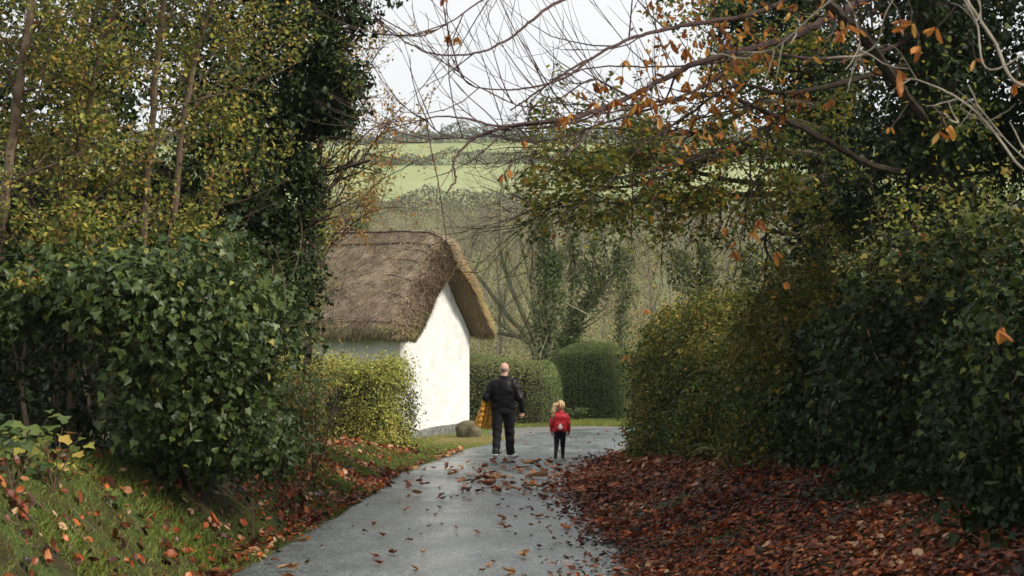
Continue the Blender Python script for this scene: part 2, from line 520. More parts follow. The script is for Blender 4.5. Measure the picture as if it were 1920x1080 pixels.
# ------------------------------------------------------------------ grass
def grass_blades(mb, x, y, length, lean=.5, seed_rnd=None, width=1.0):
    N = len(x)
    pos = np.stack([x, y, gz(x, y) - .01], -1)
    d = nrm(np.stack([rng.normal(size=N) * lean, rng.normal(size=N) * lean - .05, np.ones(N)], -1))
    n = nrm(np.cross(d, rng.normal(size=(N, 3))))
    xx = np.cross(d, n)
    tv = T_TRI[0] * np.array([width, 1, 1])
    s = length * rng.uniform(.5, 1.3, N)
    v = pos[:, None] + (xx[:, None] * tv[None, :, :1] + d[:, None] * tv[None, :, 1:2] + n[:, None] * tv[None, :, 2:3] * rng.uniform(.2, 3, N)[:, None, None]) * s[:, None, None]
    f = (T_TRI[1][0][None] + (np.arange(N) * 4)[:, None, None]).reshape(-1, 3)
    rr = np.repeat(np.clip(rng.normal(.45, .2, N) if seed_rnd is None else seed_rnd, 0, 1), 2)
    mb.add(v.reshape(-1, 3), f, rr)


mb = MB()
Y = rng.uniform(7.5, 28.5, 260000) ** 1.0
d = rng.uniform(-.04, 2.3, len(Y))
x = xl_of(Y) - d
pp = np.stack([x, Y, 0 * x], -1)
keep = (lump(pp, 1.6, 0) + .7 * lump(pp, 5, 2) > -.75 + .35 * (d > 1.3) + .4 * (d < .12)) & (rng.random(len(Y)) < np.interp(Y, [8, 14, 28], [1, .75, .5]))
x, Y = x[keep], Y[keep]
tone = np.clip(.42 + .22 * lump(np.stack([x, Y, 0 * x], -1), 1.1, 4) + rng.normal(size=len(x)) * .14, 0, 1)
grass_blades(mb, x, Y, (.05 + .035 * (lump(np.stack([x, Y, 0 * x], -1), 2.2, 5) > .3)) * np.interp(Y, [8, 20], [.9, 1.2]), .65, tone, 1.5)
# verge by the cottage
Y = rng.uniform(24, 35.5, 80000)
x = xl_of(Y) - rng.uniform(-.03, 3.2, len(Y))
k = ~((Y > 31.5) & (x > -1.7)) & ((Y > 26.5) | (xl_of(Y) - x < 1.0))
grass_blades(mb, x[k], Y[k], .05, .5, np.clip(rng.normal(.6, .2, k.sum()), 0, 1), 1.6)
# strip under the far hedges
x = rng.uniform(-1.5, 9, 60000); Y = rng.uniform(36.4, 40, len(x))
edge = np.interp(x, [-1.5, -.2, 1.2, 2.5, 3.3, 5.5, 9], [36.4, 36.8, 37.65, 37.65, 37.1, 37.75, 38.5])
k = Y > edge
grass_blades(mb, x[k], Y[k], .085, .5, np.clip(rng.normal(.62, .18, k.sum()), 0, 1), 2.2)
tag(mb.obj("grass", M["grass"]), kind="stuff")
# worn yellow grass in front of the plinth
mb = MB()
Y = rng.uniform(30.6, 34.2, 26000)
x = rng.uniform(-2.2, .3, len(Y))
k = (x < xl_of(Y) - .02) & (x > -2.0 + .25 * (32 - Y))
grass_blades(mb, x[k], Y[k], .045, .6, None, 2.0)
tag(mb.obj("dry_grass", M["dry_grass"]), kind="stuff")

# ------------------------------------------------------------------ leaf litter
mb = MB()
def litter(mb, x, Y, size, zoff=.012, jit=.35, patchy=.16):
    z = gz(x, Y) + zoff + rng.random(len(x)) * .03
    e = .04
    n = np.stack([-(gz(x + e, Y) - gz(x - e, Y)) / (2 * e), -(gz(x, Y + e) - gz(x, Y - e)) / (2 * e), np.ones_like(x)], -1)
    add_leaves(mb, np.stack([x, Y, z], -1), nrm(n), np.asarray(size) * rng.choice([.6, .85, 1, 1.2, 1.6], len(x), p=[.2, .3, .3, .15, .05]), T_CURL, jit,
               rnd=np.clip(rng.random(len(x)) + patchy * lump(np.stack([x, Y, 0 * x], -1), 2.1, 1) + patchy * .7 * lump(np.stack([x, Y, 0 * x], -1), .8, 3), 0, 1))
Y = 7 + 22 * rng.random(80000) ** 1.15
d = np.where(rng.random(len(Y)) < .09, rng.exponential(.22, len(Y)) * -1 + .1, rng.uniform(0, 2.8, len(Y)))
x = xr_of(Y) + d
pq = np.stack([x, Y, 0 * x], -1)
keep = (d > -.9) & ((lump(pq, 2.6, 4) > -.95) | (rng.random(len(Y)) < .35))
litter(mb, x[keep], Y[keep], np.interp(Y[keep], [8, 14, 20, 29], [.048, .056, .068, .08]))
# left bank: drifts and singles, and a line along the lane's edge
Y = 7.5 + 22 * rng.random(26000)
d = rng.uniform(-.05, 2.2, len(Y))
x = xl_of(Y) - d
pp = np.stack([x, Y, 0 * x], -1)
dens = .22 + .6 * (lump(pp, 1.3, 5) > .35) + .45 * np.exp(-((d - .05) / .18) ** 2) * np.where(Y > 22.5, .3, 1) + .35 * ((Y > 15) & (d > .5) & (lump(pp, 2, 3) > 0)) + .35 * ((Y > 13.5) & (Y < 24) & (d > .45)) * (lump(pp, 2.6, 0) > .1)
dens = dens * np.where((Y > 23.5) & (d < 1.1) & (d > .15), .25, 1)
keep = rng.random(len(Y)) < dens * .55
litter(mb, x[keep], Y[keep], .075, .03, .5)
# drift under the yellow hedge
Y = rng.uniform(25.5, 28.4, 2600); x = rng.uniform(-3.9, -1.95, len(Y))
keep = rng.random(len(Y)) < np.interp(Y, [25.5, 26.4, 28.4], [.1, .8, 1]) 
litter(mb, x[keep], Y[keep], .085, .02, .5)
tag(mb.obj("leaf_litter", M["litter"]), kind="stuff")

# small sticks in the litter
mb = MB()
for k in range(420):
    Yk = random.uniform(8, 26)
    side = random.random() < .7
    xk = float(xr_of(Yk)) + random.uniform(-.1, 2.3) if side else float(xl_of(Yk)) - random.uniform(0, 1.8)
    a = random.uniform(0, 6.28); ln = random.uniform(.12, .5)
    q = np.array([[xk + math.cos(a) * ln * t + .03 * math.sin(5 * t + k), Yk + math.sin(a) * ln * t, 0] for t in np.linspace(0, 1, 5)])
    q[:, 2] = gz(q[:, 0], q[:, 1]) + .05 + .02 * rng.random(5)
    tube(mb, q, np.linspace(.006, .002, 5), 3)
tag(mb.obj("fallen_twigs", M["twig_brown"]), kind="stuff")

# single leaves lying on the lane
def fallen_leaf_mesh(k):
    q = MB()
    st = rng.uniform(.05, .98)
    add_leaves(q, [[0, 0, .012]], [0, 0, 1], .1, T_CURL, .12, rnd=np.array([st]))
    if k % 3 == 0:
        add_leaves(q, [[.01, 0, .014]], [.3, .2, 1], .085, T_CURL, .15, rnd=np.array([min(1, st + .05)]))
    if k % 2 == 0:
        q = MB()
        for j in range(random.choice([2, 3, 4, 5])):
            a = (j - 2) * .6 + random.gauss(0, .2)
            add_leaves(q, [[0, 0, .012 + .004 * j]], [random.gauss(0, .15), random.gauss(0, .15), 1], .085 * random.uniform(.7, 1.2), T_CURL, .1, droop=(6 * math.sin(a), 6 * math.cos(a), 0), rnd=np.array([min(1, max(0, st + random.gauss(0, .12)))]), scale=(.62, 1, .8))
    return q.mesh("fallen_leaf", M["road_leaf"])
fl_meshes = [fallen_leaf_mesh(k) for k in range(14)]
spots = []
while len(spots) < 285:
    u = random.random()
    if u < .52:
        Yc = random.gauss(22.3, 2.4); t = min(1, max(0, random.gauss(.62, .28)))
    elif u < .9:
        Yc = 10.5 + 14 * random.random(); t = random.random()
    else:
        Yc = random.uniform(24, 35); t = random.random()
    if Yc < 9 or Yc > 35: continue
    a0, a1 = float(xl_of(Yc)), float(xr_of(Yc))
    spots.append((a0 + .1 + (a1 - a0 - .15) * t, Yc))
for (lx, ly) in spots:
    o = bpy.data.objects.new("fallen_leaf", random.choice(fl_meshes))
    COL.objects.link(o)
    o.location = (lx, ly, float(road_z(lx, ly)))
    o.rotation_euler = (random.gauss(0, .15), random.gauss(0, .15), random.uniform(0, 6.28))
    s_ = random.choice([.4, .55, .7, .85, 1.05]) * random.uniform(.9, 1.25) * (1.5 if ly > 18 else 1)
    o.scale = (s_, s_, s_ * 1.2)
    tag(o, "curled brown autumn leaf lying alone on the wet grey lane", "leaf", "fallen leaves scattered on the wet lane")
# ------------------------------------------------------------------ thatched cottage
CA = np.array([-2.56, 32.5]); CG = nrm(np.array([1.48, 3.5])); CR = np.array([-CG[1], CG[0]])
CZ, CW, CL = -1.86, 3.8, 7.6


def cw(u, v, z):
    u, v, z = np.broadcast_arrays(np.asarray(u, float), np.asarray(v, float), np.asarray(z, float))
    return np.stack([CA[0] + CR[0] * u + CG[0] * v, CA[1] + CR[1] * u + CG[1] * v, CZ + z], -1)


cottage = thing("thatched_cottage", "white limewashed cottage with thick brown thatch at the bend of the lane", "cottage", cw(0, 0, 0))


def whitewash():
    m, nt, N, L = new_mat("whitewash")
    geo = N.new("ShaderNodeNewGeometry")
    mp = N.new("ShaderNodeMapping"); mp.inputs["Scale"].default_value = (1, 1, .22); L.new(geo.outputs["Position"], mp.inputs[0])
    n = N.new("ShaderNodeTexNoise"); n.inputs["Scale"].default_value = 4.5; n.inputs["Detail"].default_value = 9; n.inputs["Roughness"].default_value = .65
    L.new(mp.outputs[0], n.inputs["Vector"])
    r = ramp_node(N, [(.28, (.52, .52, .49)), (.38, (.64, .64, .62)), (.5, (.70, .70, .69)), (.8, (.73, .73, .725))]); L.new(n.outputs[0], r.inputs[0])
    b = N.new("ShaderNodeBsdfPrincipled"); b.inputs["Roughness"].default_value = .85; b.inputs["Specular IOR Level"].default_value = .2
    L.new(r.outputs[0], b.inputs["Base Color"])
    n2 = N.new("ShaderNodeTexNoise"); n2.inputs["Scale"].default_value = 5; n2.inputs["Detail"].default_value = 6; L.new(geo.outputs["Position"], n2.inputs["Vector"])
    bp = N.new("ShaderNodeBump"); bp.inputs["Strength"].default_value = .8; bp.inputs["Distance"].default_value = .05
    L.new(n2.outputs[0], bp.inputs["Height"]); L.new(bp.outputs[0], b.inputs["Normal"])
    o = N.new("ShaderNodeOutputMaterial"); L.new(b.outputs[0], o.inputs[0])
    return m


EH, AP = 2.36, 4.22       # wall height at the eaves and at the apex
def top_of(v): return EH + (AP - EH) * (1 - abs(v / (CW / 2) - 1))


mb = MB()
def wall_grid(mb, fu, fv, nz_, top, outn):
    """fu/fv: arrays of u,v along the wall; rows rise from below ground to top(v)."""
    k = len(fu)
    t = np.linspace(0, 1, nz_)[:, None]
    zt = np.array([top(vv) for vv in fv])[None]
    z = -.25 + (zt + .25) * t
    p = cw(np.broadcast_to(fu[None], z.shape), np.broadcast_to(fv[None], z.shape), z)
    dd = .022 * lump(p, 1.9, 1) + .012 * lump(p, 5, 2)
    edge = np.minimum(np.arange(k), np.arange(k)[::-1])[None] > 0
    p = p + np.asarray(outn)[None, None] * (dd * edge)[..., None]
    i = np.arange(nz_ - 1)[:, None] * k + np.arange(k - 1)[None]
    mb.add(p.reshape(-1, 3), np.stack([i, i + 1, i + k + 1, i + k], -1).reshape(-1, 4))
G3, R3 = np.array([*CG, 0]), np.array([*CR, 0])
vv = np.linspace(0, CW, 39); uu = np.linspace(0, CL, 50)
wall_grid(mb, 0 * vv, vv, 40, top_of, -R3)
wall_grid(mb, 0 * vv + CL, vv[::-1], 12, top_of, R3)
wall_grid(mb, uu[::-1], 0 * uu, 26, top_of, -G3)
wall_grid(mb, uu, 0 * uu + CW, 16, top_of, G3)
mb.obj("wall", whitewash(), cottage, smooth=True)

# dark stone plinth, 5 cm proud of the gable and 4 cm of the near side
mb = MB()
def plinth_run(p0, p1, outn, h):
    n = 40
    t = np.linspace(0, 1, n)[:, None]
    c = p0 + (p1 - p0) * t
    prof = [(0, -.3), (.07, -.3), (.06, h * .6), (.045, h), (0, h + .015)]
    rows = []
    for (o_, z_) in prof:
        q = np.c_[c + outn[:2] * o_, np.full(n, CZ + z_)]
        jj = .012 * lump(q, 3, 3) + .008 * rng.normal(size=n)
        q[:, :2] += outn[:2] * jj[:, None] * (o_ > 0)
        q[:, 2] += .02 * lump(q, 2.2, 4) * (z_ > 0)
        rows.append(q)
    v = np.stack(rows, 0)
    i = np.arange(len(prof) - 1)[:, None] * n + np.arange(n - 1)[None]
    mb.add(v.reshape(-1, 3), np.stack([i, i + 1, i + n + 1, i + n], -1).reshape(-1, 4))
a = cw(0, -.05, 0)[:2]; bq = cw(0, CW + .02, 0)[:2]; cq = cw(CL, 0, 0)[:2]
plinth_run(a, bq, -R3, .15)
plinth_run(cw(-.06, 0, 0)[:2], cq, -G3, .17)
mb.obj("plinth", noise_mat("plinth_stone", [(.3, (.07, .07, .065)), (.55, (.17, .17, .155)), (.75, (.34, .34, .31))], 9, .85, .6, 20), cottage)

# thatch: one thick lofted shell
prof_o = [(-.28, 2.34), (-.42, 2.31), (-.53, 2.38), (-.565, 2.5), (-.53, 2.66), (-.50, 2.69), (-.50, 2.74), (-.30, 2.95), (0, 3.26), (.4, 3.66), (.8, 4.05), (1.15, 4.37), (1.38, 4.56), (1.40, 4.62), (1.6, 4.79), (1.78, 4.88), (1.9, 4.90)]
prof_i = [(-.22, 2.40), (-.15, 2.44), (-.05, 2.50), (.03, 2.55), (.12, 2.62), (.2, 2.68), (.3, 2.78), (.42, 2.90), (.6, 3.06), (.85, 3.3), (1.05, 3.49), (1.25, 3.68), (1.4, 3.83), (1.5, 3.92), (1.65, 4.06), (1.8, 4.16), (1.9, 4.2)]
po = np.array(prof_o + [(CW - a_, b_) for a_, b_ in prof_o[-2::-1]])
pi = np.array(prof_i + [(CW - a_, b_) for a_, b_ in prof_i[-2::-1]])
U0 = -.52
us = np.concatenate([U0 + np.array([0, .012, .03, .06, .1, .15, .2, .26, .33, .4, .5]), np.linspace(U0 + .62, CL + .4, 56)])
mb = MB()
K = len(po)
def thatch_at(u):
    """Outer and inner profile at distance u along the ridge (rounded verge, drooping ridge end)."""
    t = np.clip((u - U0) / .62, 0, 1)
    rd_ = math.sqrt(max(0, 1 - (1 - t) ** 2))
    droop = .20 * max(0, 1 - (u - U0) / 1.0) ** 2
    o_ = pi + (po - pi) * (.10 + .90 * rd_)
    o_ = o_.copy(); o_[:, 1] -= droop * np.exp(-((po[:, 0] - CW / 2) / 1.2) ** 2)
    return o_, pi.copy()
rows = []
for u in us:
    o_, i_ = thatch_at(u)
    O = cw(u, o_[:, 0], o_[:, 1])
    O = O + (.035 * lump(O, 1.3, 2) + .018 * lump(O, 4, 3))[:, None] * np.array([0, 0, 1.])
    O = O + (.03 * lump(O, 2.2, 4))[:, None] * R3 * (u < .2)
    I = cw(u, i_[:, 0], i_[:, 1])
    rows.append(np.vstack([O, I[::-1]]))
V = np.stack(rows)
Kt = 2 * K
nu = len(us)
i = np.arange(nu - 1)[:, None] * Kt
j = np.arange(Kt)[None]
jn = (j + 1) % Kt
mb.add(V.reshape(-1, 3), np.stack([i + j, i + Kt + j, i + Kt + jn, i + jn], -1).reshape(-1, 4))
for ro, flip in ((0, 0), ((nu - 1) * Kt, 1)):
    q = np.array([[ro + k, ro + k + 1, ro + Kt - 2 - k, ro + Kt - 1 - k] for k in range(K - 1)])
    if flip: q = q[:, ::-1]
    mb.f.append(q); mb.r.append(np.full(len(q), .4, np.float32)); mb.mi.append(np.zeros(len(q), np.int32))
thatch_base = noise_mat("thatch_mass", [(.3, (0.0975, 0.0754, 0.0546)), (.5, (0.208, 0.169, 0.1235)), (.7, (0.325, 0.2665, 0.195))], 3.5, .95, .8, 26, bdist=.04, spec=.1)
roof = mb.obj("thatched_roof", thatch_base, cottage, smooth=True)

# loose straw ends over the whole coat
def straw_mat():
    return leaf_mat("straw", [(0, (0.07425, 0.0513, 0.03375)), (.3, (0.1823, 0.1323, 0.0864)), (.6, (0.3172, 0.2362, 0.1593)), (.8, (0.459, 0.3645, 0.2565)), (.88, (0.27, 0.2565, 0.0945)), (1, (0.405, 0.243, 0.0945))], .8, .12, .15)
mb = MB()
NS = 90000
u = np.concatenate([rng.uniform(U0, 5.5, NS), U0 + .35 * rng.random(60000) ** 1.6])
s = rng.uniform(0, K - 1.001, len(u))
k0 = s.astype(int); fr = (s - k0)[:, None]
seglen = np.linalg.norm(po[1:] - po[:-1], axis=1)
sel = rng.random(len(u)) < np.clip(seglen[k0] / .45, .25, 1)
u, k0, fr = u[sel], k0[sel], fr[sel]
# surface points by interpolating the loft rows
ui = np.clip(np.searchsorted(us, u) - 1, 0, nu - 2)
fu = ((u - us[ui]) / (us[ui + 1] - us[ui]))[:, None]
def S(a_, b_): return V[a_, b_]
pos = (S(ui, k0) * (1 - fu) + S(ui + 1, k0) * fu) * (1 - fr) + (S(ui, k0 + 1) * (1 - fu) + S(ui + 1, k0 + 1) * fu) * fr
tng = nrm(S(ui, k0 + 1) - S(ui, k0))
tng = tng * np.where(k0 < K // 2, -1, 1)[:, None]                # down the slope
nor = nrm(np.cross(S(ui + 1, k0) - S(ui, k0), S(ui, k0 + 1) - S(ui, k0)))
nor = nor * np.sign((nor * (pos - cw(3, CW / 2, 2.5))).sum(-1))[:, None]
dv = nrm(tng + rng.normal(size=pos.shape) * .28 + nor * .10 + np.outer(u < U0 + .25, -R3 * .35))
sd = nrm(np.cross(dv, nor))
ln = rng.uniform(.07, .24, len(pos)) * np.where(k0 % (K - 1) < 3, .6, 1); wd = rng.uniform(.004, .010, len(pos))
base = pos - nor * .01
v = np.stack([base - sd * wd[:, None], base + sd * wd[:, None], base + dv * ln[:, None] + nor * .012 + sd * wd[:, None] * .4, base + dv * ln[:, None] + nor * .012 - sd * wd[:, None] * .4], 1)
eave = np.minimum(k0, K - 2 - k0) < 5
far = k0 > K // 2
tone = np.clip(.38 + .15 * lump(pos, 1.2, 1) + .16 * lump(pos, 3.2, 5) + rng.normal(size=len(u)) * .19, 0, .8)
moss = (rng.random(len(u)) < .10 + .35 * eave + .3 * (u < U0 + .15) + .25 * far * (u < .1)) & (lump(pos, 1.7, 3) > -.4)
tone = np.where(moss, rng.uniform(.84, .93, len(u)), tone)
tone = np.where(far & (u < .3) & (rng.random(len(u)) < .45), rng.uniform(.93, 1, len(u)), tone)
mb.add(v.reshape(-1, 3), np.arange(len(u) * 4).reshape(-1, 4), tone)
so = mb.obj("straw_coat", straw_mat(), None)
so.parent = roof

# soffit straw of the far slope's verge, seen from below
mb = MB()
n = 16000
u = rng.uniform(U0, -.02, n); s = rng.uniform(K // 2, K - 1.01, n); k0 = s.astype(int); fr = s - k0
pv = pi[k0, 0] * (1 - fr) + pi[k0 + 1, 0] * fr; pz = pi[k0, 1] * (1 - fr) + pi[k0 + 1, 1] * fr
pos = cw(u, pv, pz - .005)
dn = nrm(cw(0, CW, 2.4) - cw(0, CW / 2, 4.2))
dv = nrm(dn + rng.normal(size=pos.shape) * .22 - R3 * .25 - np.array([0, 0, .05]))
sd = nrm(np.cross(dv, np.array([0, 0, 1.])))
wd = rng.uniform(.004, .01, n)[:, None]; ln = rng.uniform(.08, .25, n)[:, None]
v = np.stack([pos - sd * wd, pos + sd * wd, pos + dv * ln - [0, 0, .02] + sd * wd * .3, pos + dv * ln - [0, 0, .02] - sd * wd * .3], 1)
mb.add(v.reshape(-1, 3), np.arange(n * 4).reshape(-1, 4), np.clip(rng.normal(.55, .25, n) + .4 * (rng.random(n) < .3), 0, 1))
so = mb.obj("soffit_straw", straw_mat(), None)
so.parent = roof

# straw ends packed over the cut face of the verge
mb = MB()
n = 5000
k0 = rng.integers(0, K - 1, n); fr = rng.random(n)[:, None]; t = rng.random(n)[:, None]
Oq = V[0, k0] * (1 - fr) + V[0, k0 + 1] * fr; Iq = V[0, Kt - 1 - k0] * (1 - fr) + V[0, Kt - 2 - k0] * fr
pos = Oq * t + Iq * (1 - t) - R3 * .01
dn = nrm(V[0, k0 + 1] - V[0, k0]) * np.where(k0 < K // 2, -1, 1)[:, None]
dv = nrm(dn + rng.normal(size=pos.shape) * .3 - R3 * .45)
sd = nrm(np.cross(dv, R3)); wd = rng.uniform(.004, .009, n)[:, None]; ln = rng.uniform(.06, .16, n)[:, None]
v = np.stack([pos - sd * wd, pos + sd * wd, pos + dv * ln + sd * wd * .3, pos + dv * ln - sd * wd * .3], 1)
mb.add(v.reshape(-1, 3), np.arange(n * 4).reshape(-1, 4), np.where(rng.random(n) < .35, rng.uniform(.84, .97, n), np.clip(rng.normal(.5, .2, n), 0, .8)))
so = mb.obj("verge_straw", straw_mat(), None)
so.parent = roof

# dark sunken seams and liggers: two along the ridge, short ones near the verge
mb = MB()
def on_roof(u, s):
    k = int(s); f_ = s - k
    o_, _ = thatch_at(u)
    q = o_[k] * (1 - f_) + o_[k + 1] * f_
    p = cw(u, q[0], q[1])
    return p + np.array([0, 0, .035 * lump(p, 1.3, 2) + .018 * lump(p, 4, 3) + .012])
for s_ in (12.4, 14.6):
    tube(mb, np.array([on_roof(q, s_ + .12 * math.sin(q * 3)) for q in np.linspace(-.1, 5.5, 60)]), .022, 5, .3)
for s_ in (9.0, 10.0, 11.0, 11.8, 8.0):
    u1 = random.uniform(.35, .8)
    tube(mb, np.array([on_roof(-.12 + (u1 + .12) * t, s_ + (.8 - .5 * t) * t) for t in np.linspace(0, 1, 9)]), .009, 5, .3)
tube(mb, np.array([on_roof(q, 5.5 + .1 * math.sin(q * 5)) for q in np.linspace(-.05, 5, 50)]), .013, 5, .3)
lg = mb.obj("ligger_rods", noise_mat("hazel_rod", [(.3, (.022, .016, .012)), (.7, (.06, .045, .03))], 8, .9, 0), None)
lg.parent = roof

# ------------------------------------------------------------------ boulder at the corner
mb = MB()
nlat, nlon = 18, 28
th = np.linspace(0, math.pi, nlat)[:, None]; ph = np.linspace(0, 2 * math.pi, nlon, endpoint=False)[None]
d = np.stack([np.sin(th) * np.cos(ph), np.sin(th) * np.sin(ph), np.cos(th) + 0 * ph], -1)
sg = np.sign(d) * np.abs(d) ** .8
bc = np.array([-1.02, 33.55, float(base_z(33.5)) + .13])
p = sg * np.array([.31, .25, .24]) * (1 + .09 * lump(d, 1.6, 2) + .04 * lump(d, 4, 3))[..., None] + bc
p[..., 2] += .06 * (-(p[..., 0] - bc[0]))
i = np.arange(nlat - 1)[:, None] * nlon; j = np.arange(nlon)[None]; jn = (j + 1) % nlon
mb.add(p.reshape(-1, 3), np.stack([i + j, i + nlon + j, i + nlon + jn, i + jn], -1).reshape(-1, 4))
o = mb.obj("boulder", noise_mat("mossy_stone", [(.3, (.05, .042, .025)), (.5, (.12, .10, .06)), (.62, (.14, .125, .07)), (.8, (.19, .165, .12))], 5, .85, .6, 22), smooth=True)
tag(o, "rounded mossy brown boulder at the foot of the white gable wall", "boulder")
# ------------------------------------------------------------------ hedges
def path_at(path, s):
    path = np.asarray(path, float)
    L = np.concatenate([[0], np.cumsum(np.linalg.norm(np.diff(path, axis=0), axis=1))])
    x = np.interp(s, L, path[:, 0]); y = np.interp(s, L, path[:, 1])
    k = np.clip(np.searchsorted(L, s, side="right") - 1, 0, len(path) - 2)
    t = nrm(path[k + 1] - path[k])
    return np.stack([x, y], -1), t, L[-1]


def hedge(name, label, cat, path, width, height, n, size, mat, p=3.5, shell=.22, lumpy=.1, freq=1.3, cap=.6, tpl=T_DIAMOND, core=.80, jitter=.7,
          zfun=None, seed=0, shoots=0, shoot_len=.3, tone=None, group=None, up=.35, droop=None, shoot_mat=None, sizefun=None, colour_dev=.2, clump=0):
    zfun = zfun or gz
    path = catmull([(a, b, 0) for a, b in path], 8)[:, :2]
    _, _, L = path_at(path, 0.0)
    wf = width if callable(width) else (lambda s: width + 0 * s)
    hf = height if callable(height) else (lambda s: height + 0 * s)
    root_xy, _, _ = path_at(path, np.array([L / 2]))
    root = thing(name, label, cat, (root_xy[0, 0], root_xy[0, 1], float(zfun(root_xy[0, 0], root_xy[0, 1]))), group)
    P_, N_ = [], []
    got = 0
    while got < n:
        m = n * 3
        s = rng.uniform(0, L, m); u = rng.uniform(-1.2, 1.2, m); v = rng.uniform(0, 1.2, m)
        e = np.maximum(0, (np.abs(s - L / 2) - (L / 2 - cap)) / cap)
        q = (np.abs(u) ** p + v ** p + e ** p) ** (1 / p)
        xy, t, _ = path_at(path, s)
        side = np.stack([t[:, 1], -t[:, 0]], -1)
        w_, h_ = wf(s), hf(s)
        pos = np.c_[xy + side * (u * w_)[:, None], np.zeros(m)]
        pos[:, 2] = zfun(xy[:, 0], xy[:, 1]) * .5 + zfun(pos[:, 0], pos[:, 1]) * .5 + v * h_
        lim = 1 + lumpy * lump(pos, freq, seed) + lumpy * .5 * lump(pos, freq * 2.7, seed + 1)
        th = shell / np.minimum(w_, h_)
        ok = (q < lim) & (q > lim - th * (rng.random(m) ** 1.6 + .05))
        gx = np.sign(u) * np.abs(u) ** (p - 1) / w_; gzv = v ** (p - 1) / h_; ge = np.sign(s - L / 2) * e ** (p - 1) / cap
        nn = np.c_[side * gx[:, None] + t * ge[:, None], gzv]
        P_.append(pos[ok]); N_.append(nrm(nn[ok])); got += ok.sum()
    pos = np.vstack(P_)[:n]; nn = np.vstack(N_)[:n]
    mb = MB()
    rr = None
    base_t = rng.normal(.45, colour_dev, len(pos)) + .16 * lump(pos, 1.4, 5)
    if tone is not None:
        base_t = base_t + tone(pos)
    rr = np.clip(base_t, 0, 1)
    sz = size if sizefun is None else sizefun(pos)
    if clump:
        cp, cn, ct = clumped(pos, nn, clump, size * 1.7)
        rr2 = np.clip(rng.normal(.45, colour_dev, len(cp)) + .16 * lump(cp, 1.4, 5) + ct + (tone(cp) if tone is not None else 0), 0, .96)
        if tpl is T_IVY:
            h = rng.random(len(cp)) < .5
            for sel, tp in ((h, T_HEART), (~h, T_IVY)):
                add_leaves(mb, cp[sel], cn[sel] + np.array([0, 0, up]), size * rng.choice([.6, .85, 1.05, 1.3], sel.sum()), tp, jitter, droop=droop, rnd=rr2[sel])
        else:
            add_leaves(mb, cp, cn + np.array([0, 0, up]), size * rng.choice([.7, 1, 1.3], len(cp)), tpl, jitter, droop=droop, rnd=rr2)
    else:
        add_leaves(mb, pos, nn + np.array([0, 0, up]), sz, tpl, jitter, droop=droop, rnd=rr)
    fol = mb
    # stems: woody inside as a solid dark core, standing in for inner shade
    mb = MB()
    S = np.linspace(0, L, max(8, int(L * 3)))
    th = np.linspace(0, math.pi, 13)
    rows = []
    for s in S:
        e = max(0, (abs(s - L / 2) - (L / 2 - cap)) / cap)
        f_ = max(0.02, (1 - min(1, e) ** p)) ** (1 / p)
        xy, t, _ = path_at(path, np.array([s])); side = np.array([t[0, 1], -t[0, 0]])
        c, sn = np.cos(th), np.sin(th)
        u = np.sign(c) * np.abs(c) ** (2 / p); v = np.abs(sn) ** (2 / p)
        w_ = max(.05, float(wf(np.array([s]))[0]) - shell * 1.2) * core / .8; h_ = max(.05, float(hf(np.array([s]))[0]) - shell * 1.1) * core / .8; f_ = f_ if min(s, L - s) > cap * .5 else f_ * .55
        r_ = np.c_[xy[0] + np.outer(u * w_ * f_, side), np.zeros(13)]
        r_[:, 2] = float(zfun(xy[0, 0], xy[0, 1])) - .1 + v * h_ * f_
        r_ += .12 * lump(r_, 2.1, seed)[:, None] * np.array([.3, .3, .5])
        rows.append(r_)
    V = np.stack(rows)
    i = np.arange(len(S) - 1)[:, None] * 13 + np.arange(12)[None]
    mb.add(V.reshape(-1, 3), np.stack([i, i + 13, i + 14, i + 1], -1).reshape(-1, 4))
    # twigs poking through the shell
    k = rng.integers(0, len(pos), min(900, n // 20))
    for a_ in k:
        d = nrm(nn[a_] + rng.normal(size=3) * .7 + [0, 0, .2])
        ln = random.uniform(.15, .4)
        tube(fol, np.array([pos[a_] - d * ln, pos[a_] - d * ln * .4 + rng.normal(size=3) * .015, pos[a_] + d * .03]), [.006, .004, .002], 3, .5, 1)
    fol.obj("foliage", [mat, M["twig_brown"]], root)
    mb.obj("stems", M["core_shade"], root)
    if shoots:
        mb = MB()
        topk = np.where(nn[:, 2] > .5)[0]
        for a_ in rng.choice(topk, shoots):
            d = nrm(np.array([rng.normal() * .3, rng.normal() * .3, 1]))
            ln = shoot_len * random.uniform(.4, 1.3)
            pl = np.array([pos[a_] + d * ln * t + np.array([.03 * math.sin(t * 4 + a_), 0, 0]) for t in np.linspace(-.2, 1, 6)])
            tube(mb, pl, np.linspace(.004, .0015, 6), 3, .5, 1)
            m = max(4, int(ln * 40))
            t = rng.integers(0, 6, m)
            add_leaves(mb, pl[t] + rng.normal(size=(m, 3)) * .03, [0, 0, 1], size if sizefun is None else size * .9, tpl, .8, rnd=np.clip(rng.normal(.7, .15, m), 0, 1))
        mb.obj("top_foliage", [shoot_mat or mat, M["twig_brown"]], root)
    return root


flat = lambda x, Y: base_z(Y)
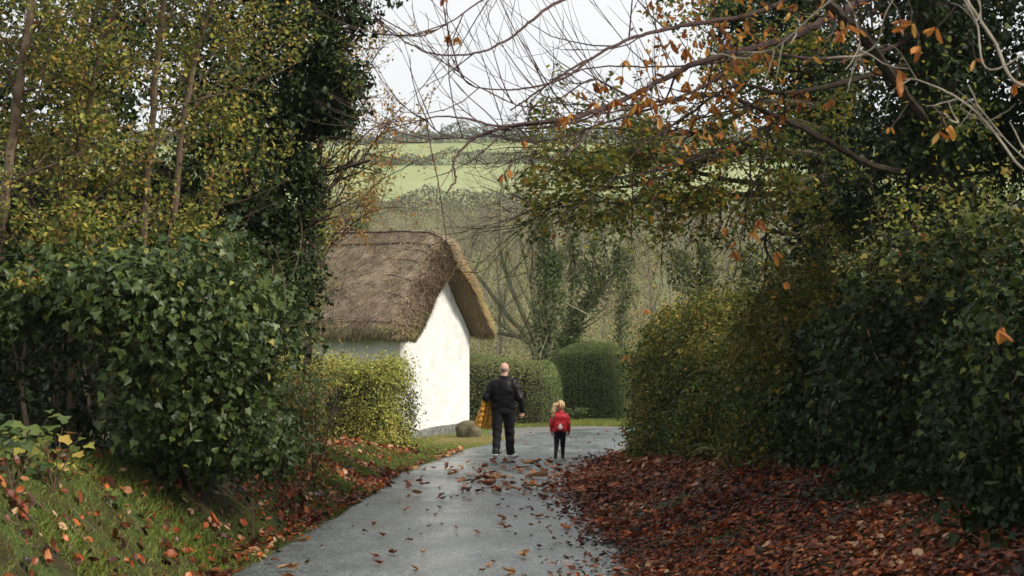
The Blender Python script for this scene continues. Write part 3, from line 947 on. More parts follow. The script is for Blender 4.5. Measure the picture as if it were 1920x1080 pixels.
# clipped hedges beyond the lane
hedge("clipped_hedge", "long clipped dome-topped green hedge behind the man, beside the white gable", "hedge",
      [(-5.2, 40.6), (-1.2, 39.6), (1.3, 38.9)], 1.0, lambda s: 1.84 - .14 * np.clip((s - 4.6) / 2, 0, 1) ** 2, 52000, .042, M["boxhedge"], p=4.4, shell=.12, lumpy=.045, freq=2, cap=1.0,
      zfun=flat, seed=1, tone=lambda q: .18 * (q[:, 2] > -.75), jitter=.8, colour_dev=.16)  # upper leaves toned lighter to paint in light from above
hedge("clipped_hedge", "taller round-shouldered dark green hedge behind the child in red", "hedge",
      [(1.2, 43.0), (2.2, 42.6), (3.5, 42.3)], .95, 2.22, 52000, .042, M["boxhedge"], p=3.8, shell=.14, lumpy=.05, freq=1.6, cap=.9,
      zfun=flat, seed=2, tone=lambda q: -.16 + .3 * (q[:, 2] > -.3), jitter=.8, colour_dev=.16)  # top light painted into the leaf tone: dark body, lighter crown
# yellowing hedge in front of the cottage
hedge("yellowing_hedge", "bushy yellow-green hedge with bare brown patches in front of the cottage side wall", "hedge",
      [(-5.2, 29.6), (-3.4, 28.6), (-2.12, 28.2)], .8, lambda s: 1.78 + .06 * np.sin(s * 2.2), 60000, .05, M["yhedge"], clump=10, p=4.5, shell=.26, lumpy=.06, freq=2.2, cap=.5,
      seed=3, shoots=260, shoot_len=.3, tone=lambda q: .2 * (q[:, 2] > -.25) + .14 - .5 * (lump(q, 2.4, 1) > .75) * (q[:, 2] < -.3), core=.74)  # lighter upper leaves paint in the light on the hedge top
# wild hedge on the right bank, far part: thorn and bramble, olive to rust
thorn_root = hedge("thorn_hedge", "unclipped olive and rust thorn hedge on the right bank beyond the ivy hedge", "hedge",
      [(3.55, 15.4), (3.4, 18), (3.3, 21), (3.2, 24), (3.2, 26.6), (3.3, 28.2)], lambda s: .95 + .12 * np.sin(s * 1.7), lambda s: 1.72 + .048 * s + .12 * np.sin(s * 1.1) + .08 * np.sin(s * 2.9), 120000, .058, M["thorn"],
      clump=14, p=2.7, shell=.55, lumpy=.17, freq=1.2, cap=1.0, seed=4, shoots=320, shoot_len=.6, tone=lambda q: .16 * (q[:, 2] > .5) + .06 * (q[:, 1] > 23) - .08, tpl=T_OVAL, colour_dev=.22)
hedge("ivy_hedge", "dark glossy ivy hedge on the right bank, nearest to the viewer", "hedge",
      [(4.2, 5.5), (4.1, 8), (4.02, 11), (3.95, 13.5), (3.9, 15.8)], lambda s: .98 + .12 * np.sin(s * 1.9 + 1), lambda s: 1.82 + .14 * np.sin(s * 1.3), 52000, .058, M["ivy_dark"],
      clump=8, p=3, shell=.5, lumpy=.17, freq=1.5, cap=1.0, seed=2, tpl=T_IVY, jitter=.75, up=.35, droop=(0, 0, -.8), colour_dev=.24, shoots=120, shoot_len=.5, shoot_mat=M["bramble"], tone=lambda q: -.05 + .25 * (q[:, 2] > 1.6))  # lit top painted in by a yellower leaf tone along the crest

# low leafy plant and fern
def low_plant(name, label, cat, at, r, h, n, size, mat):
    root = thing(name, label, cat, at)
    mb = MB(); st = MB()
    for k in range(26):
        d = nrm(np.array([rng.normal() * .7, rng.normal() * .7, 1.0]))
        ln = h * random.uniform(.6, 1.2)
        pl = np.array([np.array(at) + np.array([d[0] * r * t, d[1] * r * t, ln * t * (1 - .25 * t)]) for t in np.linspace(0, 1, 5)])
        tube(st, pl, np.linspace(.006, .002, 5), 3)
        m = n // 26
        q = rng.uniform(1, 3.99, m)
        a_ = q.astype(int)
        add_leaves(mb, pl[a_] + (pl[np.minimum(a_ + 1, 4)] - pl[a_]) * (q - a_)[:, None] + rng.normal(size=(m, 3)) * .04, [0, 0, 1], size, T_OVAL, .5, rnd=np.clip(rng.normal(.5, .2, m), 0, 1))
    mb.obj("foliage", mat, root)
    st.obj("stems", M["twig_brown"], root)
low_plant("low_shrub", "low leafy green plant at the foot of the taller hedge, right of the child", "plant", (1.85, 40.6, float(base_z(40.6))), .4, .42, 900, .07, M["boxhedge"])


def fern(at, label):
    root = thing("fern", label, "fern", at)
    for k in range(9):
        mb = MB()
        az = k * .7 + random.random(); L_ = random.uniform(.45, .7)
        d = np.array([math.cos(az), math.sin(az), 0])
        pl = np.array([np.array(at) + d * L_ * t + np.array([0, 0, L_ * (1.1 * t - 1.0 * t * t)]) for t in np.linspace(0, 1, 14)])
        tube(mb, pl, np.linspace(.004, .0015, 14), 3, .5)
        for i in range(2, 13):
            w_ = .13 * math.sin(min(1, (14 - i) / 11) * 1.6)
            for s_ in (-1, 1):
                side = np.array([-d[1], d[0], 0]) * s_
                add_leaves(mb, [pl[i]], [0, 0, 1], w_, T_OVAL, .1, droop=side * 4, rnd=np.array([random.random()]), scale=(.45, 1, 1))
        mb.obj("frond", M["boxhedge"], root)
fx, fy = 2.75, 18.6
fern((fx, fy, float(gz(fx, fy))), "small green fern at the foot of the thorn hedge, in the leaf litter")
# ------------------------------------------------------------------ trees
def G(x, Y, dz=-.05):
    return np.array([x, Y, float(gz(x, Y)) + dz])


def px_path(pts, Y=None):
    return [P(a[0], a[1], a[2] if len(a) > 2 else Y) for a in pts]


def cut_near(p):
    """Keep foliage clear of the viewer."""
    return p[:, 1] > 5.0


def ivy_on(path, n, rad, size, mb, lumpy=.35):
    pl = catmull(path, 12)
    t = rng.random(n) * (len(pl) - 1.001); a = t.astype(int); f = (t - a)[:, None]
    c = pl[a] * (1 - f) + pl[a + 1] * f
    th = rng.uniform(0, 2 * math.pi, n)
    d = np.stack([np.cos(th), np.sin(th), 0 * th], -1)
    r = np.interp(t / len(pl), np.linspace(0, 1, len(rad)), rad)
    p = c + d * (r * (.55 + .5 * rng.random(n)) * (1 + lumpy * lump(c + d * .3, 2.4, 1)))[:, None]
    ivy_leaves(mb, p, d, size)
    return p


# --- left: slender many-stemmed saplings in yellow-green leaf
def sapling(label, stem_px, r0, leaf_blobs, nleaf, size=.05, mat="sapling", leafs_gap=-.15, side_n=16, group="slender saplings along the left bank"):
    pts = px_path(stem_px)
    b = pts[0]
    root = thing("slender_sapling", label, "tree", (b[0], b[1], float(gz(b[0], b[1]))), group)
    pts = [G(b[0], b[1])] + pts[1:] if abs(b[2] - gz(b[0], b[1])) < .6 else [G(b[0], b[1])] + pts
    tr = MB(); tw = []
    p, rad = bough(tr, tw, pts, r0 * .95, r0 * .45, 8, 7)
    twm = MB(); tws = []
    for k in range(side_n):
        t = int(len(p) * (.25 + .7 * (k + random.random()) / side_n))
        t = min(t, len(p) - 2)
        d = nrm(np.array([rng.normal(), rng.normal() * .7, .55 + .3 * rng.random()]))
        grow(twm, tws, p[t], d, random.uniform(.8, 1.6), max(.008, rad[t] * .35), 2, 3, .6, .6, .06, .13)
    tr.obj("trunk", M["twig_brown"], root)
    fi = MB()
    low_ = p[p[:, 2] < p[0, 2] + 2.1]
    ivy_on(low_, 900, [.22, .17, .11], .058, fi)
    fi.obj("ivy", M["ivy_dark"], root)
    sx = p[len(p) // 3][0] / p[len(p) // 3][1] * FPX + 960
    leaf_blobs = leaf_blobs + [B(sx + 30, 440, p[0][1] - .5, 90, 70, .6), B(sx + 60, 520, p[0][1] - .9, 70, 50, .5)]
    twm.obj("twigs", M["twig_brown"], root)
    lv = MB()
    a = along(tws, int(nleaf * .45), .05)
    add_leaves(lv, a, [0, -.25, 1], size, T_OVAL, .75)
    bp, bn = blob_points(leaf_blobs, max(40, int(nleaf * .55 / len(leaf_blobs))), .95, .3, 1.2, leafs_gap, seed=random.randint(0, 4))
    add_leaves(lv, bp, bn * .3 + [0, -.2, .8], size, T_OVAL, .75, droop=(0, 0, -.5))
    lv.obj("crown", M[mat], root)
    return root


def B(px, py, Y, rpx, rpy, ry=.8):
    """Ellipsoid seen at a pixel, radii given in pixels across and down."""
    return (P(px, py, Y), (rpx / FPX * Y, ry, rpy / FPX * Y))


sapling("leaning brown-stemmed sapling at the far left edge, thickest of the left saplings", [(-10, 620, 12.3), (8, 380, 12.3), (38, 150, 12.4), (60, 0, 12.4), (85, -260, 12.4)], .055,
        [B(60, 80, 12.4, 130, 110), B(20, 260, 12.5, 110, 120), B(110, -120, 12.5, 200, 120)], 7800)
sapling("dark straight-stemmed sapling just right of the leaning one", [(135, 640, 12.7), (146, 400, 12.7), (150, 200, 12.7), (152, 60, 12.7), (170, -250, 12.8)], .042,
        [B(150, 150, 12.8, 120, 120), B(180, 330, 12.8, 110, 110), B(200, -100, 12.8, 180, 120)], 7800)
sapling("forked sapling whose stem leans right, third from the left edge", [(112, 620, 12.9), (128, 380, 12.9), (160, 210, 12.9), (196, 80, 13.0), (245, -60, 13.0), (330, -260, 13.1)], .05,
        [B(240, 120, 13.0, 130, 110), B(250, 280, 13.1, 120, 110), B(330, -90, 13.1, 180, 110)], 8400)
sapling("upright grey-brown sapling rising through the yellow-green leaves, fourth from the left edge", [(262, 640, 13.2), (272, 400, 13.2), (292, 150, 13.2), (306, 0, 13.2), (322, -240, 13.3)], .045,
        [B(330, 60, 13.3, 130, 100), B(330, 220, 13.3, 120, 110), B(330, 380, 13.3, 120, 90), B(370, -110, 13.3, 170, 110)], 8400)
sapling("slim sapling bending right, nearest of the saplings to the ivy-clad tree", [(318, 620, 13.4), (330, 360, 13.4), (352, 180, 13.4), (392, 20, 13.5), (450, -160, 13.5)], .04,
        [B(430, 70, 13.5, 130, 90), B(430, 230, 13.6, 100, 110), B(500, -60, 13.6, 170, 90)], 7800)

# --- left: dark mass of ivy and shrub behind the saplings
root = thing("ivy_thicket", "tall dark ivy thicket filling the back of the left bank behind the saplings", "thicket", G(-4.6, 15.5, 0))
bl = [B(60, 430, 15.2, 230, 150, 1.1), B(250, 400, 15.8, 200, 140, 1.1), B(80, 180, 15.5, 200, 160, 1.2), B(300, 150, 16, 200, 150, 1.2), B(-60, 720, 16.2, 260, 130, .8), B(200, 690, 16.4, 240, 150, 1.0), B(420, 330, 16.3, 130, 160, 1), B(100, 30, 17.2, 230, 110, 1), B(350, 20, 17.4, 200, 100, 1)]
p, n = blob_points(bl, [4600, 4600, 4200, 4200, 3600, 3600, 3400, 2200, 2200], .6, .28, 1.1, -.62, 1)
lv = MB(); ivy_leaves(lv, p, n, .066, mid=.4); lv.obj("foliage", M["ivy_dark"], root)
st = MB(); tws = []
for k in range(16):
    x0 = random.uniform(-6.2, -3.3)
    Y0 = 15 + random.uniform(-1, 1.5)
    grow(st, tws, G(x0, Y0), np.array([rng.normal() * .15, rng.normal() * .1, 1]), random.uniform(2.5, 4.2), random.uniform(.012, .024), 2, 4, .55, .6, .1, .1)
st.obj("stems", M["bark"], root)
# its woody inside as solid dark lumps, standing in for the hollow's shade
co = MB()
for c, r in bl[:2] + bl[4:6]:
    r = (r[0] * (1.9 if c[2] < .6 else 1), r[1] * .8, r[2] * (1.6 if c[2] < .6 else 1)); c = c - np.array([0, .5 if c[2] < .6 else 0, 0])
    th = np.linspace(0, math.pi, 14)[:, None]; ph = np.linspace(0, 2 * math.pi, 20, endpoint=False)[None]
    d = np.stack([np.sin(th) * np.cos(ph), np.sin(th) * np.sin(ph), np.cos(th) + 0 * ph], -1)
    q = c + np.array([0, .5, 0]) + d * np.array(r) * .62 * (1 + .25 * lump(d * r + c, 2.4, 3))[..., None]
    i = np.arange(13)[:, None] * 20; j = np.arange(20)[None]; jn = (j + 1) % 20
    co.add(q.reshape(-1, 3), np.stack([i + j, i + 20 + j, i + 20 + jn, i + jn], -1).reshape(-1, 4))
co.obj("shade_lumps", M["core_shade"], root)

# --- left: big ivy bush hanging over the bank
root = thing("ivy_bush", "big glossy ivy bush with yellow-green flower heads overhanging the left bank", "bush", G(-2.75, 13.0, 0))
bl = [B(330, 600, 11.6, 150, 120, .6), B(250, 545, 11.2, 110, 70, .55), B(420, 640, 12.4, 130, 140, .7), B(330, 740, 11.8, 110, 110, .5), B(140, 540, 11.8, 110, 70, .6), B(20, 580, 11.6, 90, 50, .5), B(430, 770, 12.6, 110, 90, .6), B(480, 560, 13.2, 90, 120, .6), B(340, 800, 12.6, 110, 70, .5), B(460, 830, 13.6, 120, 55, .55), B(260, 640, 11.8, 60, 90, .4), B(380, 690, 11.7, 100, 90, .5)]
p, n = blob_points(bl, [2300, 1300, 2100, 1500, 1100, 600, 1200, 1000, 1200, 1200, 500, 1200], .6, .3, 1.7, -.7, 2)
lv = MB()
dk = lump(p, 1.5, 3) * .14
p0, n0 = p, n
for _ in range(2):
    ivy_leaves(lv, p, n, .066, jit=.45, mid=.46)
lv.obj("foliage", M["ivy"], root)
fh = MB()
k = rng.choice(len(p), 420)
for a_ in k:                                                       # small round flower heads
    c = p[a_] + n[a_] * .05
    add_leaves(fh, c + rng.normal(size=(7, 3)) * .016, nrm(rng.normal(size=(7, 3))), .026, T_DIAMOND, .3)
fh.obj("flower_heads", M["bramble"], root)
st = MB(); tws = []
for k in range(14):
    px_ = random.uniform(220, 480)
    b = P(px_, 850, 13.4); b = G(b[0], b[1])
    grow(st, tws, b, np.array([rng.normal() * .3, -.15 + rng.normal() * .2, 1]), random.uniform(.7, 1.3), random.uniform(.008, .018), 2, 4, .6, .6, .05, .16)
for k in range(34):                                                # thin bare stems and runners in front of the leaves
    x0 = random.uniform(120, 560); y0 = random.uniform(430, 800); Yk = 11.3 + (x0 - 120) / 440 * 1.2 - random.random() * .3
    an = random.gauss(1.2, .5); ln = random.uniform(50, 170)
    q = [(x0 + math.cos(an) * ln * t + 14 * math.sin(3 * t + k), y0 - math.sin(an) * ln * t + 20 * t * t, Yk + .15 * math.sin(2 * t + k)) for t in (0, .35, .7, 1)]
    bough(st, tws, px_path(q), .0055, .002, 6, 3)
st.obj("stems", M["twig_brown"], root)

# ivy carpet at the foot of it
lv = MB()
Yc = rng.uniform(9, 14.5, 6500); dc = rng.uniform(.75, 2.4, len(Yc)); xc = xl_of(Yc) - dc
pp = np.stack([xc, Yc, gz(xc, Yc)], -1)
k = lump(pp, 1.6, 3) + (dc - 1.25) * 1.5 > .0
pp = pp[k]; pp[:, 2] += rng.uniform(.02, .13, len(pp))
add_leaves(lv, pp, [.25, -.25, 1], .07, T_IVY, .4, droop=(.4, -.3, -.3))
tag(lv.obj("ivy_ground_cover", M["ivy"]), kind="stuff")
lv = MB()
Yc = rng.uniform(7, 21, 16000); dc = rng.uniform(.7, 2.9, len(Yc)); xc = xr_of(Yc) + dc
pp = np.stack([xc, Yc, gz(xc, Yc)], -1)
k = .7 * lump(pp, 1.3, 4) + .6 * lump(pp, 3.1, 2) + (dc - np.interp(Yc, [7, 14, 21], [1.75, 1.9, 2.0])) * 2.2 > .3
pp = pp[k]; pp[:, 2] += rng.uniform(.02, .34, len(pp)) * np.clip((dc[k] - 1.0) / 1.2, .15, 1)
add_leaves(lv, pp, [-.35, -.25, 1], .055, T_IVY, .55, droop=(-.4, -.3, -.3), rnd=np.clip(rng.normal(.3, .18, len(pp)), 0, 1))
tag(lv.obj("creeping_ivy", M["ivy_dark"]), kind="stuff")

# young maple-leaved shoots in the dark hollow, far left
def seedling(at, h, label, n=46, size=.10, mat="ivy"):
    root = thing("leafy_seedling", label, "plant", at, None)
    st = MB(); lv = MB()
    for k in range(5):
        d = np.array([rng.normal() * .35, rng.normal() * .35 - .1, 1])
        pl = np.array([np.array(at) + d * h * t * np.array([1, 1, 1 - .2 * t]) for t in np.linspace(0, 1, 7)])
        tube(st, pl, np.linspace(.006, .002, 7), 4)
        q = rng.integers(2, 7, n // 5)
        add_leaves(lv, pl[q] + rng.normal(size=(len(q), 3)) * .06, [.1, -.3, 1], size, T_IVY, .35, droop=(0, -.2, -.5))
    st.obj("stems", M["twig_brown"], root); lv.obj("leaves", M[mat], root)
a = P(25, 850, 9.6); seedling(G(a[0], a[1], 0), .62, "pale green broad-leaved seedling in the dark hollow at the left edge", 60)
a = P(100, 830, 10.3); seedling(G(a[0], a[1], 0), .55, "yellow-green leafy shoot against the dark hollow, right of the broad-leaved seedling", 36, .085, "sapling")

# --- left: ivy-clad tree, its dark crown reaching the sky gap
root = thing("ivy_clad_tree", "dark ivy-clad tree on the left bank leaning over towards the cottage roof", "tree", G(-3.45, 17.5, 0))
tr = MB(); tw = []
path = [G(-3.3, 17.5), P(500, 640, 17.5), P(510, 400, 17.5), P(530, 220, 17.4), P(560, 60, 17.3), P(590, -120, 17.2)]
tp, trad = bough(tr, tw, path, .17, .06, 8, 9)
lim = MB(); tws = []
for k in range(26):
    t = random.randint(int(len(tp) * .3), len(tp) - 3)
    grow(lim, tws, tp[t], np.array([rng.normal() + .25, rng.normal() * .7 - .2, .35 + .4 * random.random()]), random.uniform(.9, 1.7), trad[t] * .4, 2, 4, .6, .6, .05, .13)
tr.obj("trunk", M["bark"], root); lim.obj("branches", M["bark"], root)
bl = [B(560, 60, 17, 115, 80, .9), B(640, 130, 17, 60, 75, .6), B(600, 210, 17, 80, 70, .7), B(520, 200, 17, 110, 120, .9), B(560, 320, 17.2, 70, 90, .7), B(460, 120, 17.4, 100, 120, .8), B(520, 420, 17.3, 70, 100, .7), B(470, 330, 17.3, 90, 110, .8),
      B(540, 540, 17.2, 62, 100, .6), B(600, -60, 17, 150, 90, 1), B(665, 60, 16.8, 45, 60, .5), B(480, 520, 17.3, 80, 110, .7)]
p, n = blob_points(bl, [3000, 1500, 1900, 3000, 1700, 2300, 1700, 2200, 1700, 2400, 700, 1500], .6, .34, 1.5, -.62, 4)
lv = MB()
ivy_leaves(lv, p, n, .062, mid=.4); ivy_leaves(lv, p, n, .055, mid=.5)
lv.obj("crown", M["ivy_dark"], root)
# its own paler outer leaves
lv = MB()
a = along(tws, 3800, .07)
add_leaves(lv, a, [0, -.3, 1], .055, T_OVAL, .7)
lv.obj("outer_leaves", M["sapling"], root)

# --- left: golden hazel shrub over the cottage ridge
root = thing("golden_hazel", "thin twiggy shrub with sparse golden leaves in front of the cottage ridge", "shrub", G(-3.6, 22.0, 0))
st = MB(); tws = []
hub = P(585, 560, 22); b0 = G(-3.25, 22)
starts = []
for (c) in [[(590, 500), (620, 400), (680, 300), (760, 190)], [(585, 480), (600, 360), (640, 230), (700, 120)], [(600, 500), (650, 420), (700, 350), (775, 305)], [(595, 470), (630, 330), (700, 240), (790, 225)],
            [(590, 450), (600, 300), (610, 180), (640, 80)], [(600, 520), (640, 440), (690, 400), (745, 385)], [(580, 470), (575, 330), (590, 200), (600, 60)], [(590, 480), (640, 360), (690, 280), (730, 240)], [(585, 500), (610, 350), (655, 190), (735, 60)]]:
    Yb = 22 + random.uniform(-.5, .5)
    pl, rd_ = bough(st, tws, [b0, P(c[0][0], c[0][1], Yb)] + [P(q[0], q[1], Yb) for q in c[1:]], .022, .005, 7, 5)
    for k in range(13):
        t = random.randint(int(len(pl) * .35), len(pl) - 2)
        dd = nrm(pl[t + 1] - pl[t]); sd_ = rng.normal(size=3) * np.array([1, .6, 1])
        grow(st, tws, pl[t], dd * .7 + nrm(sd_) * .75, random.uniform(.4, .9), .008, 1, 4, .6, .65, .03, .15, (3, 3, 3))
st.obj("stems", M["twig_red"], root)
lv = MB()
a = along(tws[:], 3600, .05)
add_leaves(lv, a, [.1, -.3, .8], .058, T_OVAL, .8, droop=(0, 0, -.6))
lv.obj("leaves", M["hazel"], root)

# --- left: bramble and dogwood thicket beside the yellowing hedge
root = thing("bramble_thicket", "yellow-green bramble thicket with a dead brown patch, between the ivy-clad tree and the yellowing hedge", "thicket", G(-3.1, 20.5, 0))
bl = [B(560, 770, 19, 75, 70, .7), B(590, 700, 20.5, 45, 90, .6), B(520, 720, 18.5, 80, 90, .7), B(480, 810, 17, 80, 50, .6), B(590, 560, 20.5, 42, 80, .5), B(600, 440, 20.5, 28, 60, .4), B(550, 640, 19.6, 55, 70, .5)]
p, n = blob_points(bl, [2400, 1900, 2300, 1700, 1300, 500, 900], .7, .35, 1.9, -.5, 3)
dead = (np.abs((p[:, 0] / p[:, 1]) * FPX + 960 - 535) < 45) & (np.abs(540 - (p[:, 2] - EYE) / p[:, 1] * FPX - 630) < 75)
lv = MB(); q = ~dead | (rng.random(len(p)) < .12)
add_leaves(lv, p[q], n[q] * .6 + [0, -.2, .6], .058, T_OVAL, .6, droop=(0, 0, -.5)); lv.obj("foliage", M["bramble"], root)
st = MB(); tws = []
for k in range(26):
    b = P(random.uniform(470, 590), 830, 19.5 + random.uniform(-1.5, 1)); b = G(b[0], b[1])
    grow(st, tws, b, np.array([rng.normal() * .4, rng.normal() * .4, 1]), random.uniform(.9, 1.9), .012, 1, 5, .6, .7, -.04, .16)
for k in range(150):
    c = P(535 + random.gauss(0, 22), 630 + random.gauss(0, 36), 18.9 + random.random() * .5)
    d = nrm(rng.normal(size=3) + np.array([0, 0, -.6]))
    tube(st, np.array([c, c + d * .12, c + d * .22 + rng.normal(size=3) * .03]), [.004, .003, .002], 3)
st.obj("stems", M["twig_red"], root)

# ------------------------------------------------------------------ right: ivy-clad trunk and its boughs
root = thing("ivy_clad_tree", "ivy-smothered dark trunk on the right bank with long low boughs in yellow-green leaf", "tree", G(4.25, 18.6, 0))
tr = MB(); tw = []
tpath = [G(4.25, 18.6), P(1545, 520, 18.6), P(1540, 380, 18.6), P(1535, 240, 18.6), P(1520, 80, 18.6), P(1530, -120, 18.6), P(1560, -420, 18.6)]
tp, trad = bough(tr, tw, tpath, .2, .1, 8, 10)
bw = MB(); tws = []; bt = []
low = [
    [(1545, 330, 18.5), (1450, 345, 17.2), (1330, 330, 16), (1200, 290, 15), (1080, 285, 14.2), (1000, 275, 13.8)],
    [(1545, 290, 18.5), (1440, 280, 17), (1330, 300, 15.8), (1200, 345, 14.8), (1090, 360, 14.2), (1010, 395, 13.8)],
    [(1540, 350, 18.5), (1440, 365, 17), (1300, 365, 15.8), (1180, 380, 14.8), (1060, 380, 14.2), (960, 440, 13.6)],
    [(1545, 250, 18.5), (1470, 225, 16.8), (1390, 280, 15.4), (1280, 305, 14.4), (1180, 330, 13.8), (1100, 350, 13.4)],
    [(1545, 420, 18.5), (1500, 440, 17.6), (1440, 435, 16.8), (1437, 480, 16.5), (1432, 540, 16.4)],
    [(1540, 200, 18.5), (1440, 190, 17), (1340, 240, 15.6), (1240, 250, 14.8), (1130, 240, 14.2), (1050, 250, 13.8)],
]
for c in low:
    pl, rd_ = bough(bw, bt, px_path(c), .05, .006, 10, 6, 1.5)
    for k in range(22):
        t = random.randint(int(len(pl) * .25), len(pl) - 2)
        dd = nrm(pl[t + 1] - pl[t]); sd_ = nrm(rng.normal(size=3) * np.array([.8, 1, .6]) + [0, 0, -.05])
        grow(bw, tws, pl[t], dd * .75 + sd_ * .75, random.uniform(.5, 1.2), max(.007, rd_[t] * .5), 2, 3, .6, .6, -.015, .12, (3, 3, 4))
tr.obj("trunk", M["bark"], root)
bw.obj("branches", M["bark"], root)
lv = MB()
a = along(tws, 8500, .05)
# sparse where the open sky and the field show through
apx = a[:, 0] / a[:, 1] * FPX + 960
a = a[(a[:, 0] > .15)]
apy = 540 - (a[:, 2] - EYE) / a[:, 1] * FPX
a = a[rng.random(len(a)) < np.interp(apy, [380, 470], [1, .18])]
add_leaves(lv, a, [0, -.25, 1], .066, T_OVAL, .6, droop=(-.2, 0, -.5)); 
bl = [B(1080, 310, 14.2, 70, 35, .6), B(1150, 345, 14.4, 85, 40, .6), B(1050, 360, 14, 60, 35, .5), B(1010, 420, 13.7, 45, 28, .45), B(1130, 405, 14.2, 80, 32, .6), B(1240, 340, 15, 90, 45, .7), B(1310, 370, 15.3, 90, 45, .7), B(1260, 425, 14.8, 70, 30, .6), B(1370, 310, 15.8, 90, 60, .8), B(1430, 390, 16.5, 90, 60, .8), B(1340, 445, 15.6, 70, 30, .6), B(1480, 330, 17, 80, 80, .8), B(1200, 290, 14.6, 80, 30, .6), B(1000, 340, 13.9, 40, 35, .4)]
p, n = blob_points(bl, [900, 1000, 550, 220, 330, 1000, 800, 200, 1000, 450, 110, 900, 600, 220], .9, .35, 2, -.35, 2)
add_leaves(lv, p, n * .3 + [0, -.15, .9], .066, T_OVAL, .55, droop=(-.2, 0, -.5))
bl = [B(1310, 40, 15.4, 90, 55, .7), B(1400, 130, 15.8, 110, 60, .7), B(1520, 70, 16.4, 110, 70, .7), B(1470, 230, 16.4, 90, 70, .6), B(1590, 190, 16.6, 90, 90, .6), B(1270, -10, 15, 110, 40, .7), B(1620, 330, 16.6, 80, 80, .5), B(1360, 230, 15.4, 90, 45, .6), B(1560, 420, 16.6, 90, 60, .5), B(1660, 90, 15, 80, 90, .4), B(1800, 200, 13.2, 90, 120, .3)]
p, n = blob_points(bl, [520, 700, 800, 700, 700, 420, 500, 520, 500, 420, 420], .95, .4, 2, -.3, 1)
p, n, _ = clumped(p, n, 6, .11)
add_leaves(lv, p, n * .3 + [0, -.2, .8], .062, T_OVAL, .6, droop=(-.2, 0, -.5))
lv.obj("leaves", M["beech"], root)
iv = MB()
ivy_on(tpath, 10000, [.40, .42, .42, .42, .45, .5, .6], .066, iv)
bl = [B(1420, 90, 19.2, 130, 80, 1), B(1540, 140, 19, 110, 110, 1), B(1600, 270, 19.3, 100, 110, 1), B(1480, -20, 19, 170, 70, 1.2), B(1370, 20, 18.5, 90, 50, .8), B(1480, 240, 19.4, 60, 70, .7)]
p, n = blob_points(bl, [2000, 2200, 2000, 2200, 700, 600], .8, .35, 1.3, -.4, 5)
ivy_leaves(iv, p, n, .064); ivy_leaves(iv, p, n, .055, mid=.5)
iv.obj("ivy", M["ivy_dark"], root)

